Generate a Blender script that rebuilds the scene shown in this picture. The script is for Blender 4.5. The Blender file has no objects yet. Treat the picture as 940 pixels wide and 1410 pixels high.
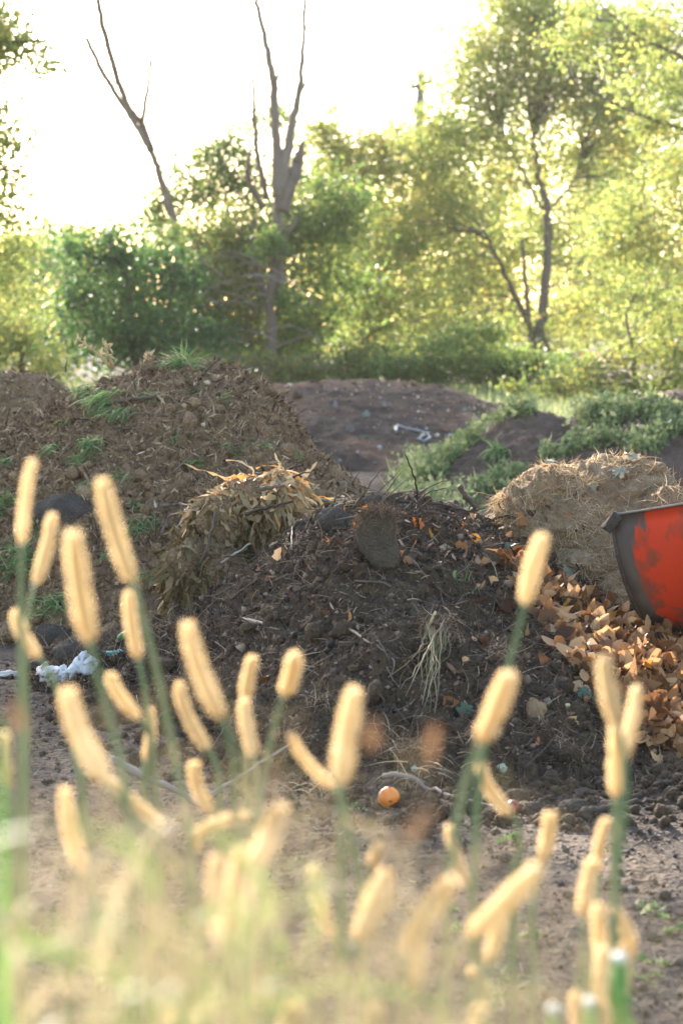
import bpy, math, random
import numpy as np
from mathutils import Vector, Matrix

random.seed(7)
RNG = np.random.default_rng(11)
sc = bpy.context.scene
COL = sc.collection
PI = math.pi

# ---------------------------------------------------------------- camera model
F = 940 * 85 / 24.0          # focal length in photo pixels
CAMH = 1.33
PITCH = math.atan(265 / F)   # camera looks down by this
CP, SP = math.cos(PITCH), math.sin(PITCH)

def at(u, v, Y):
    """world point at distance Y for the photo position (u, v)"""
    a, b = (u - 470) / F, (705 - v) / F
    dy = CP + b * SP
    dz = -SP + b * CP
    t = Y / dy
    return np.array((a * t, Y, CAMH + dz * t))

def proj(P):
    x, y, z = P[..., 0], P[..., 1], P[..., 2] - CAMH
    fw = y * CP - z * SP
    up = y * SP + z * CP
    return 470 + F * x / fw, 705 - F * up / fw

# ---------------------------------------------------------------- noise
def _hash(ix, iy, iz, seed):
    h = (ix.astype(np.uint32) * np.uint32(374761393) + iy.astype(np.uint32) * np.uint32(668265263)
         + iz.astype(np.uint32) * np.uint32(2147483647 - 1274126177) + np.uint32((seed * 1013904223) & 0xffffffff))
    h = (h ^ (h >> np.uint32(13))) * np.uint32(1274126177)
    h = h ^ (h >> np.uint32(16))
    h = (h * np.uint32(2246822519)) ^ (h >> np.uint32(15))
    return (h & np.uint32(0xffffff)).astype(np.float32) / 16777215.0

def vnoise(x, y, z, seed=0):
    x, y, z = [np.asarray(a, dtype=np.float64) for a in (x, y, z)]
    x, y, z = np.broadcast_arrays(x, y, z)
    ix, iy, iz = np.floor(x), np.floor(y), np.floor(z)
    fx, fy, fz = x - ix, y - iy, z - iz
    fx, fy, fz = [f * f * (3 - 2 * f) for f in (fx, fy, fz)]
    ix, iy, iz = [(i.astype(np.int64) + 70000).astype(np.uint32) for i in (ix, iy, iz)]
    o = np.uint32(1)
    def c(a, b, d): return _hash(ix + a, iy + b, iz + d, seed)
    zz = np.uint32(0)
    x00 = c(zz, zz, zz) * (1 - fx) + c(o, zz, zz) * fx
    x10 = c(zz, o, zz) * (1 - fx) + c(o, o, zz) * fx
    x01 = c(zz, zz, o) * (1 - fx) + c(o, zz, o) * fx
    x11 = c(zz, o, o) * (1 - fx) + c(o, o, o) * fx
    return ((x00 * (1 - fy) + x10 * fy) * (1 - fz) + (x01 * (1 - fy) + x11 * fy) * fz) * 2 - 1

def fbm(P, scale, octv=4, gain=0.5, seed=0, billow=False):
    x, y, z = P[..., 0] * scale, P[..., 1] * scale, P[..., 2] * scale
    s, a, f, tot = 0, 1.0, 1.0, 0
    for k in range(octv):
        n = vnoise(x * f + 13.7 * k, y * f - 7.3 * k, z * f + 3.1 * k, seed + k)
        if billow:
            n = np.abs(n) * 2 - 1
        s = s + a * n; tot += a
        a *= gain; f *= 2.03
    return s / tot

# ---------------------------------------------------------------- mesh building
class MB:
    def __init__(s):
        s.V, s.T, s.Q, s.R, s.n = [], [], [], [], 0
    def add(s, V, T=None, Q=None, rnd=None):
        V = np.asarray(V, dtype=np.float32).reshape(-1, 3)
        if T is not None and len(T): s.T.append(np.asarray(T, dtype=np.int64).reshape(-1, 3) + s.n)
        if Q is not None and len(Q): s.Q.append(np.asarray(Q, dtype=np.int64).reshape(-1, 4) + s.n)
        if rnd is None: rnd = random.random()
        s.R.append(np.broadcast_to(np.asarray(rnd, dtype=np.float32), (len(V),)).copy())
        s.V.append(V); s.n += len(V)
        return s
    def mesh(s, name, mat, smooth=False, origin=None):
        V = np.concatenate(s.V)
        if origin is not None: V = V - np.asarray(origin, dtype=np.float32)
        T = np.concatenate(s.T) if s.T else np.zeros((0, 3), int)
        Q = np.concatenate(s.Q) if s.Q else np.zeros((0, 4), int)
        me = bpy.data.meshes.new(name)
        me.vertices.add(len(V)); me.vertices.foreach_set('co', V.ravel())
        nl = T.size + Q.size
        me.loops.add(nl)
        me.loops.foreach_set('vertex_index', np.concatenate([T.ravel(), Q.ravel()]).astype(np.int32))
        me.polygons.add(len(T) + len(Q))
        st = np.concatenate([np.arange(len(T)) * 3, T.size + np.arange(len(Q)) * 4]).astype(np.int32)
        me.polygons.foreach_set('loop_start', st)
        me.update(calc_edges=True)
        me.validate()
        if smooth: me.polygons.foreach_set('use_smooth', np.ones(len(me.polygons), dtype=bool))
        at_ = me.attributes.new('rnd', 'FLOAT', 'POINT')
        at_.data.foreach_set('value', np.concatenate(s.R))
        me.materials.append(mat)
        return me
    def build(s, name, mat, parent=None, smooth=False, origin=None):
        """origin: world position of the object's own origin (vertices are given in world space)"""
        if origin is None and parent is not None:
            origin = tuple(parent.get('_o', (0, 0, 0)))
            o = bpy.data.objects.new(name, s.mesh(name, mat, smooth, origin))
            COL.objects.link(o); o.parent = parent; o['_o'] = origin
            return o
        if origin is None: origin = (0, 0, 0)
        o = bpy.data.objects.new(name, s.mesh(name, mat, smooth, origin))
        COL.objects.link(o); o.location = [float(c) for c in origin]
        o['_o'] = [float(c) for c in origin]
        return o

def tag(o, label=None, cat=None, group=None, kind=None):
    if label: o['label'] = label
    if cat: o['category'] = cat
    if group: o['group'] = group
    if kind: o['kind'] = kind
    return o

def thing(name, label, cat, loc, group=None):
    o = bpy.data.objects.new(name, None); COL.objects.link(o)
    o.empty_display_size = 0.1
    o.location = [float(c) for c in loc]; o['_o'] = [float(c) for c in loc]
    return tag(o, label, cat, group)

def nrm(v):
    v = np.asarray(v, dtype=float)
    return v / np.maximum(np.linalg.norm(v, axis=-1, keepdims=True), 1e-9)

def tube(pts, rad, ns=7, caps=True):
    pts = np.asarray(pts, dtype=float); n = len(pts)
    rad = np.broadcast_to(np.asarray(rad, dtype=float), (n,))
    tan = nrm(np.gradient(pts, axis=0))
    ref = np.array((0.31, 0.87, 0.38)) if abs(tan[0] @ np.array((0.31, 0.87, 0.38))) < 0.9 else np.array((1.0, 0, 0))
    a = nrm(np.cross(tan, ref)); b = np.cross(tan, a)
    th = np.arange(ns) * 2 * PI / ns
    V = pts[:, None] + rad[:, None, None] * (np.cos(th)[None, :, None] * a[:, None] + np.sin(th)[None, :, None] * b[:, None])
    i, j = np.meshgrid(np.arange(n - 1), np.arange(ns), indexing='ij')
    j2 = (j + 1) % ns
    Q = np.stack([i * ns + j, i * ns + j2, (i + 1) * ns + j2, (i + 1) * ns + j], -1).reshape(-1, 4)
    V = V.reshape(-1, 3); T = []
    if caps:
        V = np.concatenate([V, pts[:1], pts[-1:]])
        c0, c1 = n * ns, n * ns + 1
        for k in range(ns):
            T.append((c0, (k + 1) % ns, k)); T.append((c1, (n - 1) * ns + k, (n - 1) * ns + (k + 1) % ns))
    return V, T, Q

def bez(p0, p1, p2, n=8):
    t = np.linspace(0, 1, n)[:, None]
    return (1 - t) ** 2 * np.asarray(p0) + 2 * t * (1 - t) * np.asarray(p1) + t * t * np.asarray(p2)

def wob(pts, amp, rng):
    pts = np.array(pts, dtype=float); n = len(pts)
    w = np.sin(np.linspace(0, PI, n))[:, None] ** 0.5
    return pts + rng.normal(0, amp, pts.shape) * w

def ribbons(P0, D, L, W, k=4, curl=0.5, droop=0.0, seed=0, up=None, taper=True):
    """n bent ribbons; P0 (n,3) starts, D (n,3) directions"""
    rng = np.random.default_rng(seed)
    P0 = np.asarray(P0, float); n = len(P0)
    D = nrm(D); L = np.broadcast_to(L, (n,)); W = np.broadcast_to(W, (n,))
    side = nrm(np.cross(D, rng.normal(size=(n, 3)) if up is None else up))
    bend = rng.normal(0, curl, (n, 3))
    pts = [P0]; d = D.copy()
    for i in range(k):
        d = nrm(d + bend / k + np.array((0, 0, -1.0)) * droop / k)
        pts.append(pts[-1] + d * (L / k)[:, None])
    V = np.zeros((n, k + 1, 2, 3))
    for i, p in enumerate(pts):
        t = i / k
        w = W * ((1 - t ** 2.2) if taper else np.sin(PI * (0.08 + 0.88 * t))) * 0.5 + W * 0.03
        V[:, i, 0] = p - side * w[:, None]; V[:, i, 1] = p + side * w[:, None]
    base = (np.arange(n) * (k + 1) * 2)[:, None, None]
    q = np.array([[2 * i, 2 * i + 1, 2 * i + 3, 2 * i + 2] for i in range(k)])[None]
    Q = (base + q).reshape(-1, 4)
    return V.reshape(-1, 3), Q, (k + 1) * 2

def rep(r, m): return np.repeat(np.asarray(r, dtype=np.float32), m)

def leafquads(P, size, rng, aspect=0.55, flat=None):
    """rhombic leaves folded along their midrib: 4 corners, 2 triangles"""
    n = len(P)
    d = nrm(rng.normal(size=(n, 3)))
    if flat is not None:
        d = nrm(d * np.array((1, 1, flat)))
    s = nrm(np.cross(d, rng.normal(size=(n, 3))))
    up = np.cross(d, s)
    size = np.broadcast_to(size, (n,))[:, None]
    a = P - d * size * 0.5; b = P + d * size * 0.5
    m = P - d * size * 0.08
    l = m + (s + up * 0.3) * size * aspect * 0.5
    r = m + (-s + up * 0.3) * size * aspect * 0.5
    V = np.stack([a, l, b, r], 1).reshape(-1, 3)
    base = (np.arange(n) * 4)[:, None]
    T = np.concatenate([base + np.array([0, 1, 2]), base + np.array([0, 2, 3])])
    return V, T

# ---------------------------------------------------------------- materials
def mat_new(name):
    m = bpy.data.materials.new(name); m.use_nodes = True
    nt = m.node_tree; nt.nodes.clear()
    return m, nt, nt.nodes, nt.links

def ramp(nd, stops):
    r = nd.new('ShaderNodeValToRGB')
    e = r.color_ramp.elements
    while len(e) < len(stops): e.new(0.5)
    for k, (p, c) in enumerate(stops):
        e[k].position = p; e[k].color = (*c, 1)
    return r

def mat_rnd(name, stops, transl=0.0, rough=0.7, noise=0.0, nscale=60, spec=0.3, tcol=None):
    """colour picked per piece from the 'rnd' attribute"""
    m, nt, nd, lk = mat_new(name)
    a = nd.new('ShaderNodeAttribute'); a.attribute_name = 'rnd'
    fac = a.outputs['Fac']
    if noise:
        tc = nd.new('ShaderNodeTexCoord'); n = nd.new('ShaderNodeTexNoise'); n.inputs['Scale'].default_value = nscale
        n.inputs['Detail'].default_value = 3
        lk.new(tc.outputs['Object'], n.inputs['Vector'])
        mm = nd.new('ShaderNodeMath'); mm.operation = 'MULTIPLY_ADD'; mm.inputs[1].default_value = noise * 2; mm.inputs[2].default_value = -noise
        lk.new(n.outputs['Fac'], mm.inputs[0])
        ad = nd.new('ShaderNodeMath'); ad.operation = 'ADD'; ad.use_clamp = True
        lk.new(fac, ad.inputs[0]); lk.new(mm.outputs[0], ad.inputs[1]); fac = ad.outputs[0]
    r = ramp(nd, stops); lk.new(fac, r.inputs['Fac'])
    p = nd.new('ShaderNodeBsdfPrincipled'); p.inputs['Roughness'].default_value = rough
    p.inputs['Specular IOR Level'].default_value = spec
    lk.new(r.outputs['Color'], p.inputs['Base Color'])
    out = nd.new('ShaderNodeOutputMaterial')
    if transl:
        t = nd.new('ShaderNodeBsdfTranslucent')
        if tcol is None:
            lk.new(r.outputs['Color'], t.inputs['Color'])
        else:
            mx = nd.new('ShaderNodeMix'); mx.data_type = 'RGBA'; mx.blend_type = 'MULTIPLY'; mx.inputs[0].default_value = 1
            lk.new(r.outputs['Color'], mx.inputs[6]); mx.inputs[7].default_value = (*tcol, 1)
            lk.new(mx.outputs[2], t.inputs['Color'])
        x = nd.new('ShaderNodeMixShader'); x.inputs[0].default_value = transl
        lk.new(p.outputs[0], x.inputs[1]); lk.new(t.outputs[0], x.inputs[2]); lk.new(x.outputs[0], out.inputs[0])
    else:
        lk.new(p.outputs[0], out.inputs[0])
    return m

def mat_soil(name, stops, scale=6, fine=90, bump=0.6, dist=0.01, big=None, rough=0.95):
    m, nt, nd, lk = mat_new(name)
    tc = nd.new('ShaderNodeTexCoord')
    n1 = nd.new('ShaderNodeTexNoise'); n1.inputs['Scale'].default_value = scale; n1.inputs['Detail'].default_value = 8; n1.inputs['Roughness'].default_value = 0.7
    n2 = nd.new('ShaderNodeTexNoise'); n2.inputs['Scale'].default_value = fine; n2.inputs['Detail'].default_value = 4
    v = nd.new('ShaderNodeTexVoronoi'); v.inputs['Scale'].default_value = fine * 0.9
    for n in (n1, n2, v): lk.new(tc.outputs['Object'], n.inputs['Vector'])
    mx = nd.new('ShaderNodeMath'); mx.operation = 'MULTIPLY_ADD'; mx.inputs[1].default_value = 0.5
    lk.new(n2.outputs['Fac'], mx.inputs[0])
    h = nd.new('ShaderNodeMath'); h.operation = 'MULTIPLY'; h.inputs[1].default_value = 0.62
    lk.new(n1.outputs['Fac'], h.inputs[0]); lk.new(h.outputs[0], mx.inputs[2])
    r = ramp(nd, stops); lk.new(mx.outputs[0], r.inputs['Fac'])
    colour = r.outputs['Color']
    if big:
        nb = nd.new('ShaderNodeTexNoise'); nb.inputs['Scale'].default_value = big[0]; nb.inputs['Detail'].default_value = 5
        lk.new(tc.outputs['Object'], nb.inputs['Vector'])
        rb = ramp(nd, [(0.42, (0, 0, 0)), (0.6, (1, 1, 1))]); lk.new(nb.outputs['Fac'], rb.inputs['Fac'])
        mc = nd.new('ShaderNodeMix'); mc.data_type = 'RGBA'
        lk.new(rb.outputs['Color'], mc.inputs[0]); lk.new(colour, mc.inputs[6]); mc.inputs[7].default_value = (*big[1], 1)
        colour = mc.outputs[2]
    p = nd.new('ShaderNodeBsdfPrincipled'); p.inputs['Roughness'].default_value = rough; p.inputs['Specular IOR Level'].default_value = 0.25
    lk.new(colour, p.inputs['Base Color'])
    ad = nd.new('ShaderNodeMath'); ad.operation = 'ADD'
    lk.new(n2.outputs['Fac'], ad.inputs[0]); lk.new(v.outputs['Distance'], ad.inputs[1])
    b = nd.new('ShaderNodeBump'); b.inputs['Strength'].default_value = bump; b.inputs['Distance'].default_value = dist
    lk.new(ad.outputs[0], b.inputs['Height']); lk.new(b.outputs[0], p.inputs['Normal'])
    out = nd.new('ShaderNodeOutputMaterial'); lk.new(p.outputs[0], out.inputs[0])
    return m

M = {}
M['mulch'] = mat_soil('mulch_soil', [(0.35, (0.066, 0.037, 0.018)), (0.55, (0.20, 0.122, 0.064)), (0.75, (0.39, 0.26, 0.15))], 9, 110)
M['compost'] = mat_soil('dark_compost', [(0.35, (0.022, 0.015, 0.0105)), (0.56, (0.068, 0.044, 0.026)), (0.8, (0.165, 0.112, 0.068))], 8, 120)
M['far_soil'] = mat_soil('red_brown_soil', [(0.35, (0.08, 0.046, 0.031)), (0.6, (0.16, 0.088, 0.054)), (0.8, (0.23, 0.135, 0.086))], 3, 40, big=(1.1, (0.065, 0.043, 0.031)))
M['green_soil'] = mat_soil('brown_soil', [(0.35, (0.07, 0.045, 0.032)), (0.6, (0.12, 0.078, 0.056)), (0.8, (0.18, 0.12, 0.09))], 3, 40)
M['ground'] = mat_soil('dry_dirt', [(0.36, (0.038, 0.025, 0.018)), (0.52, (0.105, 0.074, 0.054)), (0.70, (0.22, 0.165, 0.125))], 3.2, 70, bump=0.8, dist=0.012, big=(.8, (0.07, 0.050, 0.038)))
M['clod'] = mat_soil('clod_soil', [(0.35, (0.035, 0.027, 0.021)), (0.6, (0.085, 0.068, 0.053)), (0.8, (0.16, 0.13, 0.10))], 14, 150)
M['clay'] = mat_soil('clay_soil', [(0.35, (0.045, 0.033, 0.022)), (0.6, (0.095, 0.072, 0.048)), (0.8, (0.15, 0.118, 0.08))], 14, 150)
M['debris'] = mat_rnd('mulch_bits', [(0, (0.035, 0.022, 0.014)), (0.3, (0.135, 0.077, 0.038)), (0.6, (0.29, 0.182, 0.10)), (0.85, (0.50, 0.35, 0.21)), (1, (0.66, 0.54, 0.41))], rough=0.8)
M['dark_debris'] = mat_rnd('compost_bits', [(0, (0.014, 0.010, 0.008)), (0.5, (0.05, 0.034, 0.024)), (0.8, (0.12, 0.084, 0.058)), (1, (0.32, 0.24, 0.17))], rough=0.85)
M['grit'] = mat_rnd('grit', [(0, (0.035, 0.024, 0.018)), (.5, (0.085, 0.06, 0.043)), (.9, (0.16, 0.12, 0.09)), (1, (0.38, 0.33, 0.28))], rough=0.85)
M['root'] = mat_rnd('dry_roots', [(0, (0.07, 0.038, 0.022)), (0.4, (0.17, 0.10, 0.058)), (0.8, (0.34, 0.235, 0.145)), (1, (0.52, 0.41, 0.28))], rough=0.8)
M['twig'] = mat_rnd('twig_bark', [(0, (0.035, 0.022, 0.016)), (0.5, (0.10, 0.068, 0.048)), (1, (0.25, 0.19, 0.145))], rough=0.8, noise=0.12)
M['pale_twig'] = mat_rnd('bleached_twig', [(0, (0.22, 0.18, 0.15)), (1, (0.42, 0.36, 0.30))], rough=0.8, noise=0.2)
M['hay'] = mat_rnd('matted_hay', [(0, (0.24, 0.16, 0.09)), (0.4, (0.54, 0.37, 0.20)), (0.8, (0.76, 0.56, 0.33)), (1, (0.88, 0.71, 0.46))], transl=0.25, rough=0.8)
M['hay_core'] = mat_soil('hay_core', [(0.35, (0.15, 0.10, 0.055)), (0.6, (0.30, 0.20, 0.11)), (0.8, (0.44, 0.31, 0.18))], 12, 150)
M['dryleaf'] = mat_rnd('dry_leaf', [(0, (0.09, 0.04, 0.02)), (0.2, (0.26, 0.12, 0.05)), (0.45, (0.48, 0.24, 0.10)), (0.7, (0.64, 0.38, 0.18)), (0.88, (0.76, 0.54, 0.34)), (0.95, (0.68, 0.34, 0.06)), (1, (0.60, 0.20, 0.03))], transl=0.35, rough=0.55, noise=0.1, nscale=25)
M['orange_leaf'] = mat_rnd('orange_leaf', [(0, (0.62, 0.13, 0.015)), (1, (0.75, 0.24, 0.03))], transl=0.4, rough=0.5, noise=0.2)
M['cornleaf'] = mat_rnd('withered_leaf', [(0, (0.07, 0.055, 0.025)), (0.3, (0.17, 0.13, 0.055)), (0.55, (0.36, 0.25, 0.12)), (0.85, (0.66, 0.46, 0.24)), (0.95, (0.74, 0.56, 0.34)), (1, (0.74, 0.34, 0.09))], transl=0.3, rough=0.6, noise=0.1)
M['grassgreen'] = mat_rnd('fresh_grass', [(0, (0.07, 0.14, 0.045)), (0.5, (0.16, 0.27, 0.09)), (0.85, (0.30, 0.38, 0.17)), (1, (0.50, 0.45, 0.26))], transl=0.45, rough=0.5)
M['straw'] = mat_rnd('straw', [(0, (0.30, 0.22, 0.12)), (1, (0.62, 0.50, 0.30))], transl=0.3, rough=0.6)
M['weed'] = mat_rnd('low_weeds', [(0, (0.11, 0.17, 0.07)), (0.5, (0.25, 0.31, 0.13)), (1, (0.52, 0.50, 0.25))], transl=0.5, rough=0.5)
M['limp'] = mat_rnd('limp_stalk', [(0, (0.13, 0.13, 0.06)), (0.5, (0.21, 0.17, 0.085)), (1, (0.32, 0.22, 0.115))], rough=0.6, noise=.2)
M['bark'] = mat_rnd('bark', [(0, (0.10, 0.075, 0.055)), (1, (0.20, 0.155, 0.12))], rough=0.9, noise=0.3, nscale=8)
M['deadbark'] = mat_rnd('dead_bark', [(0, (0.15, 0.11, 0.085)), (1, (0.27, 0.21, 0.17))], rough=0.9, noise=0.3, nscale=8)
def leaves(name, stops, tr=0.62, tcol=(1.3, 1.3, 0.85)):
    M[name] = mat_rnd(name, stops, transl=tr, rough=0.45, tcol=tcol, spec=0.4)
leaves('leaf_yellow', [(0, (0.13, 0.20, 0.07)), (0.45, (0.30, 0.35, 0.14)), (0.8, (0.52, 0.46, 0.20)), (1, (0.70, 0.43, 0.14))])
leaves('leaf_mid', [(0, (0.07, 0.135, 0.05)), (0.5, (0.15, 0.225, 0.08)), (0.9, (0.28, 0.32, 0.11)), (1, (0.42, 0.34, 0.11))])
leaves('leaf_dark', [(0, (0.028, 0.075, 0.035)), (0.6, (0.07, 0.15, 0.06)), (1, (0.19, 0.27, 0.09))], 0.5)
leaves('leaf_brown', [(0, (0.07, 0.11, 0.035)), (0.5, (0.15, 0.20, 0.06)), (0.85, (0.28, 0.22, 0.09)), (1, (0.38, 0.18, 0.07))], 0.5)
leaves('leaf_orange', [(0, (0.10, 0.17, 0.06)), (0.7, (0.24, 0.26, 0.09)), (0.94, (0.42, 0.32, 0.11)), (1, (0.66, 0.26, 0.08))])
M['fox_core'] = mat_rnd('seed_head', [(0, (0.66, 0.56, 0.33)), (.4, (0.84, 0.72, 0.46)), (1, (0.94, 0.87, 0.66))], transl=0.5, rough=0.6, noise=0.25, nscale=200)
M['fox_bristle'] = mat_rnd('bristles', [(0, (0.86, 0.60, 0.30)), (1, (0.95, 0.83, 0.57))], transl=0.65, rough=0.5)
M['fox_stem'] = mat_rnd('grass_stem', [(0, (0.15, 0.21, 0.10)), (0.6, (0.23, 0.29, 0.15)), (1, (0.36, 0.37, 0.20))], transl=0.35, rough=0.5)
M['veil'] = mat_rnd('tall_grass', [(0, (0.13, 0.24, 0.05)), (0.3, (0.22, 0.27, 0.09)), (0.6, (0.34, 0.25, 0.14)), (1, (0.52, 0.40, 0.26))], transl=0.5, rough=0.5)
M['stub'] = mat_rnd('cut_stalk', [(0, (0.06, 0.30, 0.04)), (1, (0.12, 0.40, 0.05))], transl=0.25, rough=0.4)
M['pith'] = mat_rnd('pale_pith', [(0, (0.75, 0.76, 0.66)), (1, (0.85, 0.85, 0.75))], rough=0.6)

# ---------------------------------------------------------------- ground and heaps
SURF = []
def register(P, N):
    P, N = P.reshape(-1, 3), N.reshape(-1, 3)
    u, v = proj(P)
    SURF.append((P, N, u, v))

def hit(u, v, r=4.0):
    best = None
    for P, N, U, Vv in SURF:
        m = (np.abs(U - u) < r) & (np.abs(Vv - v) < r)
        k = np.nonzero(m)[0]
        if len(k):
            j = k[np.argmin(P[k, 1])]
            if best is None or P[j, 1] < best[0][1]: best = (P[j], N[j])
    if best is None:
        if r < 60: return hit(u, v, r * 2)
        Y = F * CAMH / max(v - 440, 20)
        return at(u, v, Y), np.array((0, 0, 1.0))
    return best

def gridmesh(X, Y, Z):
    P = np.stack([X, Y, Z], -1)
    ny, nx = X.shape
    i, j = np.meshgrid(np.arange(ny - 1), np.arange(nx - 1), indexing='ij')
    a = i * nx + j
    Q = np.stack([a, a + 1, a + nx + 1, a + nx], -1).reshape(-1, 4)
    return P, Q

def normals(P):
    dx = np.gradient(P, axis=1); dy = np.gradient(P, axis=0)
    n = np.cross(dx, dy)
    return nrm(n)

def soft(x0, x1, fine, far, g=1.25):
    """coordinates: fine spacing between x0 and x1, then growing steps out to ±far"""
    a = list(np.arange(x0, x1 + 1e-9, fine))
    s = fine; p = x1; r = []
    while p < far: s *= g; p += s; r.append(p)
    s = fine; p = x0; l = []
    while p > -far: s *= g; p -= s; l.append(p)
    return np.array(l[::-1] + a + r)

def bank(x, y):
    t = np.clip((3.4 - y) / 1.6, 0, 1)
    return 0.35 * t * t * (3 - 2 * t)

gx = soft(-1.9, 1.6, 0.0135, 700)
gy0 = np.arange(4.3, 9.6, 0.014)
gy = np.concatenate([-np.geomspace(700, 1, 20), np.linspace(0, 4.2, 30), gy0, np.arange(9.63, 30, 0.09), np.geomspace(30.2, 700, 50)])
X, Y = np.meshgrid(gx, gy)
P3 = np.stack([X, Y, X * 0], -1)
near = np.clip((11 - Y) / 2, 0.15, 1) * np.clip((8 - np.abs(X)) / 4, 0.15, 1)
Z = 0.035 * fbm(P3, 1.1, 3, seed=3) + near * (0.022 * fbm(P3, 5, 3, seed=5) + 0.014 * np.maximum(fbm(P3, 22, 3, seed=8), 0) + 0.006 * fbm(P3, 60, 2, seed=9)) + bank(X, Y)
# wheel ruts on the right side of the dirt
Z += -0.02 * np.exp(-((X - 0.95 + 0.15 * (Y - 6)) / 0.13) ** 2) * np.clip((8 - Y), 0, 1) * (Y > 0)
Z = np.where((np.abs(X) > 50) | (np.abs(Y) > 60), Z * 0.3, Z)
P, Q = gridmesh(X, Y, Z)
GP, GN = P, normals(P)
m_ = (Y > 4) & (Y < 30) & (np.abs(X) < 5)
register(P[m_], GN[m_])
g = MB(); g.add(P, Q=Q, rnd=0.5)
tag(g.build('dirt_ground', M['ground'], smooth=True), 'bare trodden brown dirt in front of and between the heaps', 'ground', kind='structure')

def lerp(tab, x):
    t = np.array(tab, dtype=float)
    return np.interp(x, t[:, 0], t[:, 1])
def smooth_lerp(tab, x, w):
    return sum(lerp(tab, x + k * w) for k in (-1, -.5, 0, .5, 1)) / 5

def heap(name, label, mat, xr, ridge, ry, foot, back, xs, nf, nb, pf=1.6, amp=1.0, scale=1.0, seed=0, smooth_w=0.05, extra=None, cat='compost heap'):
    """heap given by the height and place of its ridge, and by where its front foot lies"""
    x = xs
    RZ = smooth_lerp(ridge, x, smooth_w); RY = lerp(ry, x); FY = smooth_lerp(foot, x, smooth_w) + .10 * scale * vnoise(x * 2.3 / scale, x * 0, x * 0, seed) + .05 * scale * vnoise(x * 7 / scale, x * 0, x * 0, seed + 1)
    t = np.concatenate([np.linspace(-1.12, 0, nf), np.linspace(0, 1.15, nb)[1:]])
    T, XX = np.meshgrid(t, x, indexing='ij')
    RZ2, RY2, FY2 = [np.broadcast_to(a, XX.shape) for a in (RZ, RY, FY)]
    YY = np.where(T < 0, RY2 + T * (RY2 - FY2), RY2 + T * back)
    at_ = np.abs(T)
    prof = 1 - at_ ** pf
    ZZ = RZ2 * prof
    P = np.stack([XX, YY, ZZ], -1)
    N = normals(P)
    if extra is not None: P = extra(P, N); N = normals(P)
    big = fbm(P, 2.6 / scale, 3, seed=seed)
    mid = fbm(P, 9 / scale, 3, seed=seed + 10, billow=True)
    fin = fbm(P, 34 / scale, 3, seed=seed + 20, gain=0.6)
    vf = fbm(P, 95 / scale, 2, seed=seed + 30)
    lum = np.maximum(fbm(P, 15 / scale, 2, seed=seed + 40) - .12, 0)
    d = amp * (0.06 * big - 0.036 * mid + 0.055 * lum + 0.022 * fin + 0.011 * vf)
    P = P + N * d[..., None]
    P[..., 2] = np.where(prof < 0.0, np.minimum(P[..., 2], P[..., 2] - 0.02), P[..., 2])
    ny, nx = XX.shape
    i, j = np.meshgrid(np.arange(ny - 1), np.arange(nx - 1), indexing='ij')
    a = i * nx + j
    Q = np.stack([a, a + 1, a + nx + 1, a + nx], -1).reshape(-1, 4)
    N = normals(P)
    register(P[:nf + 2], N[:nf + 2])
    b = MB(); b.add(P, Q=Q, rnd=0.5)
    o = b.build(name, mat, origin=(float(np.mean(x)), float(np.mean(RY)), 0), smooth=True)
    tag(o, label, cat)
    return P, N, nf

# big brown mulch heap on the left
xsA = np.concatenate([np.arange(-3.6, -1.95, 0.03), np.arange(-1.95, 0.75, 0.0062)])
PA, NA, nfA = heap('compost_heap', 'tall brown mulchy compost heap on the left with grass scraps on its crest', M['mulch'],
    None, [(-3.7, 0), (-3.2, .35), (-2.4, .68), (-1.67, .76), (-1.45, .85), (-1.27, .94), (-.96, 1.07), (-.8, 1.13), (-.6, 1.085), (-.44, 1.03), (-.35, .99), (-.29, .89), (-.2, .76), (-.12, .65), (0, .55), (.1, .45), (.3, .25), (.6, 0), (.8, -.05)],
    [(-4, 11.8), (1, 11.8)], [(-3.7, 10.6), (-1.4, 10.0), (-.8, 9.75), (-.2, 9.8), (.3, 10.3), (.7, 10.9)], 1.9, xsA, 400, 60, pf=1.75, amp=1.0, seed=40, smooth_w=0.03)
# darker heap behind it at the frame's left edge
xsB = np.arange(-4.5, -1.0, 0.02)
PB, NB, nfB = heap('compost_heap', 'dark compost heap behind the tall left heap at the edge of the photo', M['mulch'],
    None, [(-4.5, 0), (-3.6, .8), (-2.6, .96), (-1.95, 1.0), (-1.72, 1.01), (-1.6, .93), (-1.4, .7), (-1.05, 0)], [(-5, 13.7), (1, 13.7)], [(-5, 12.2), (0, 12.4)], 1.8, xsB, 130, 30, pf=1.9, seed=90, smooth_w=0.04, amp=0.9)

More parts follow.
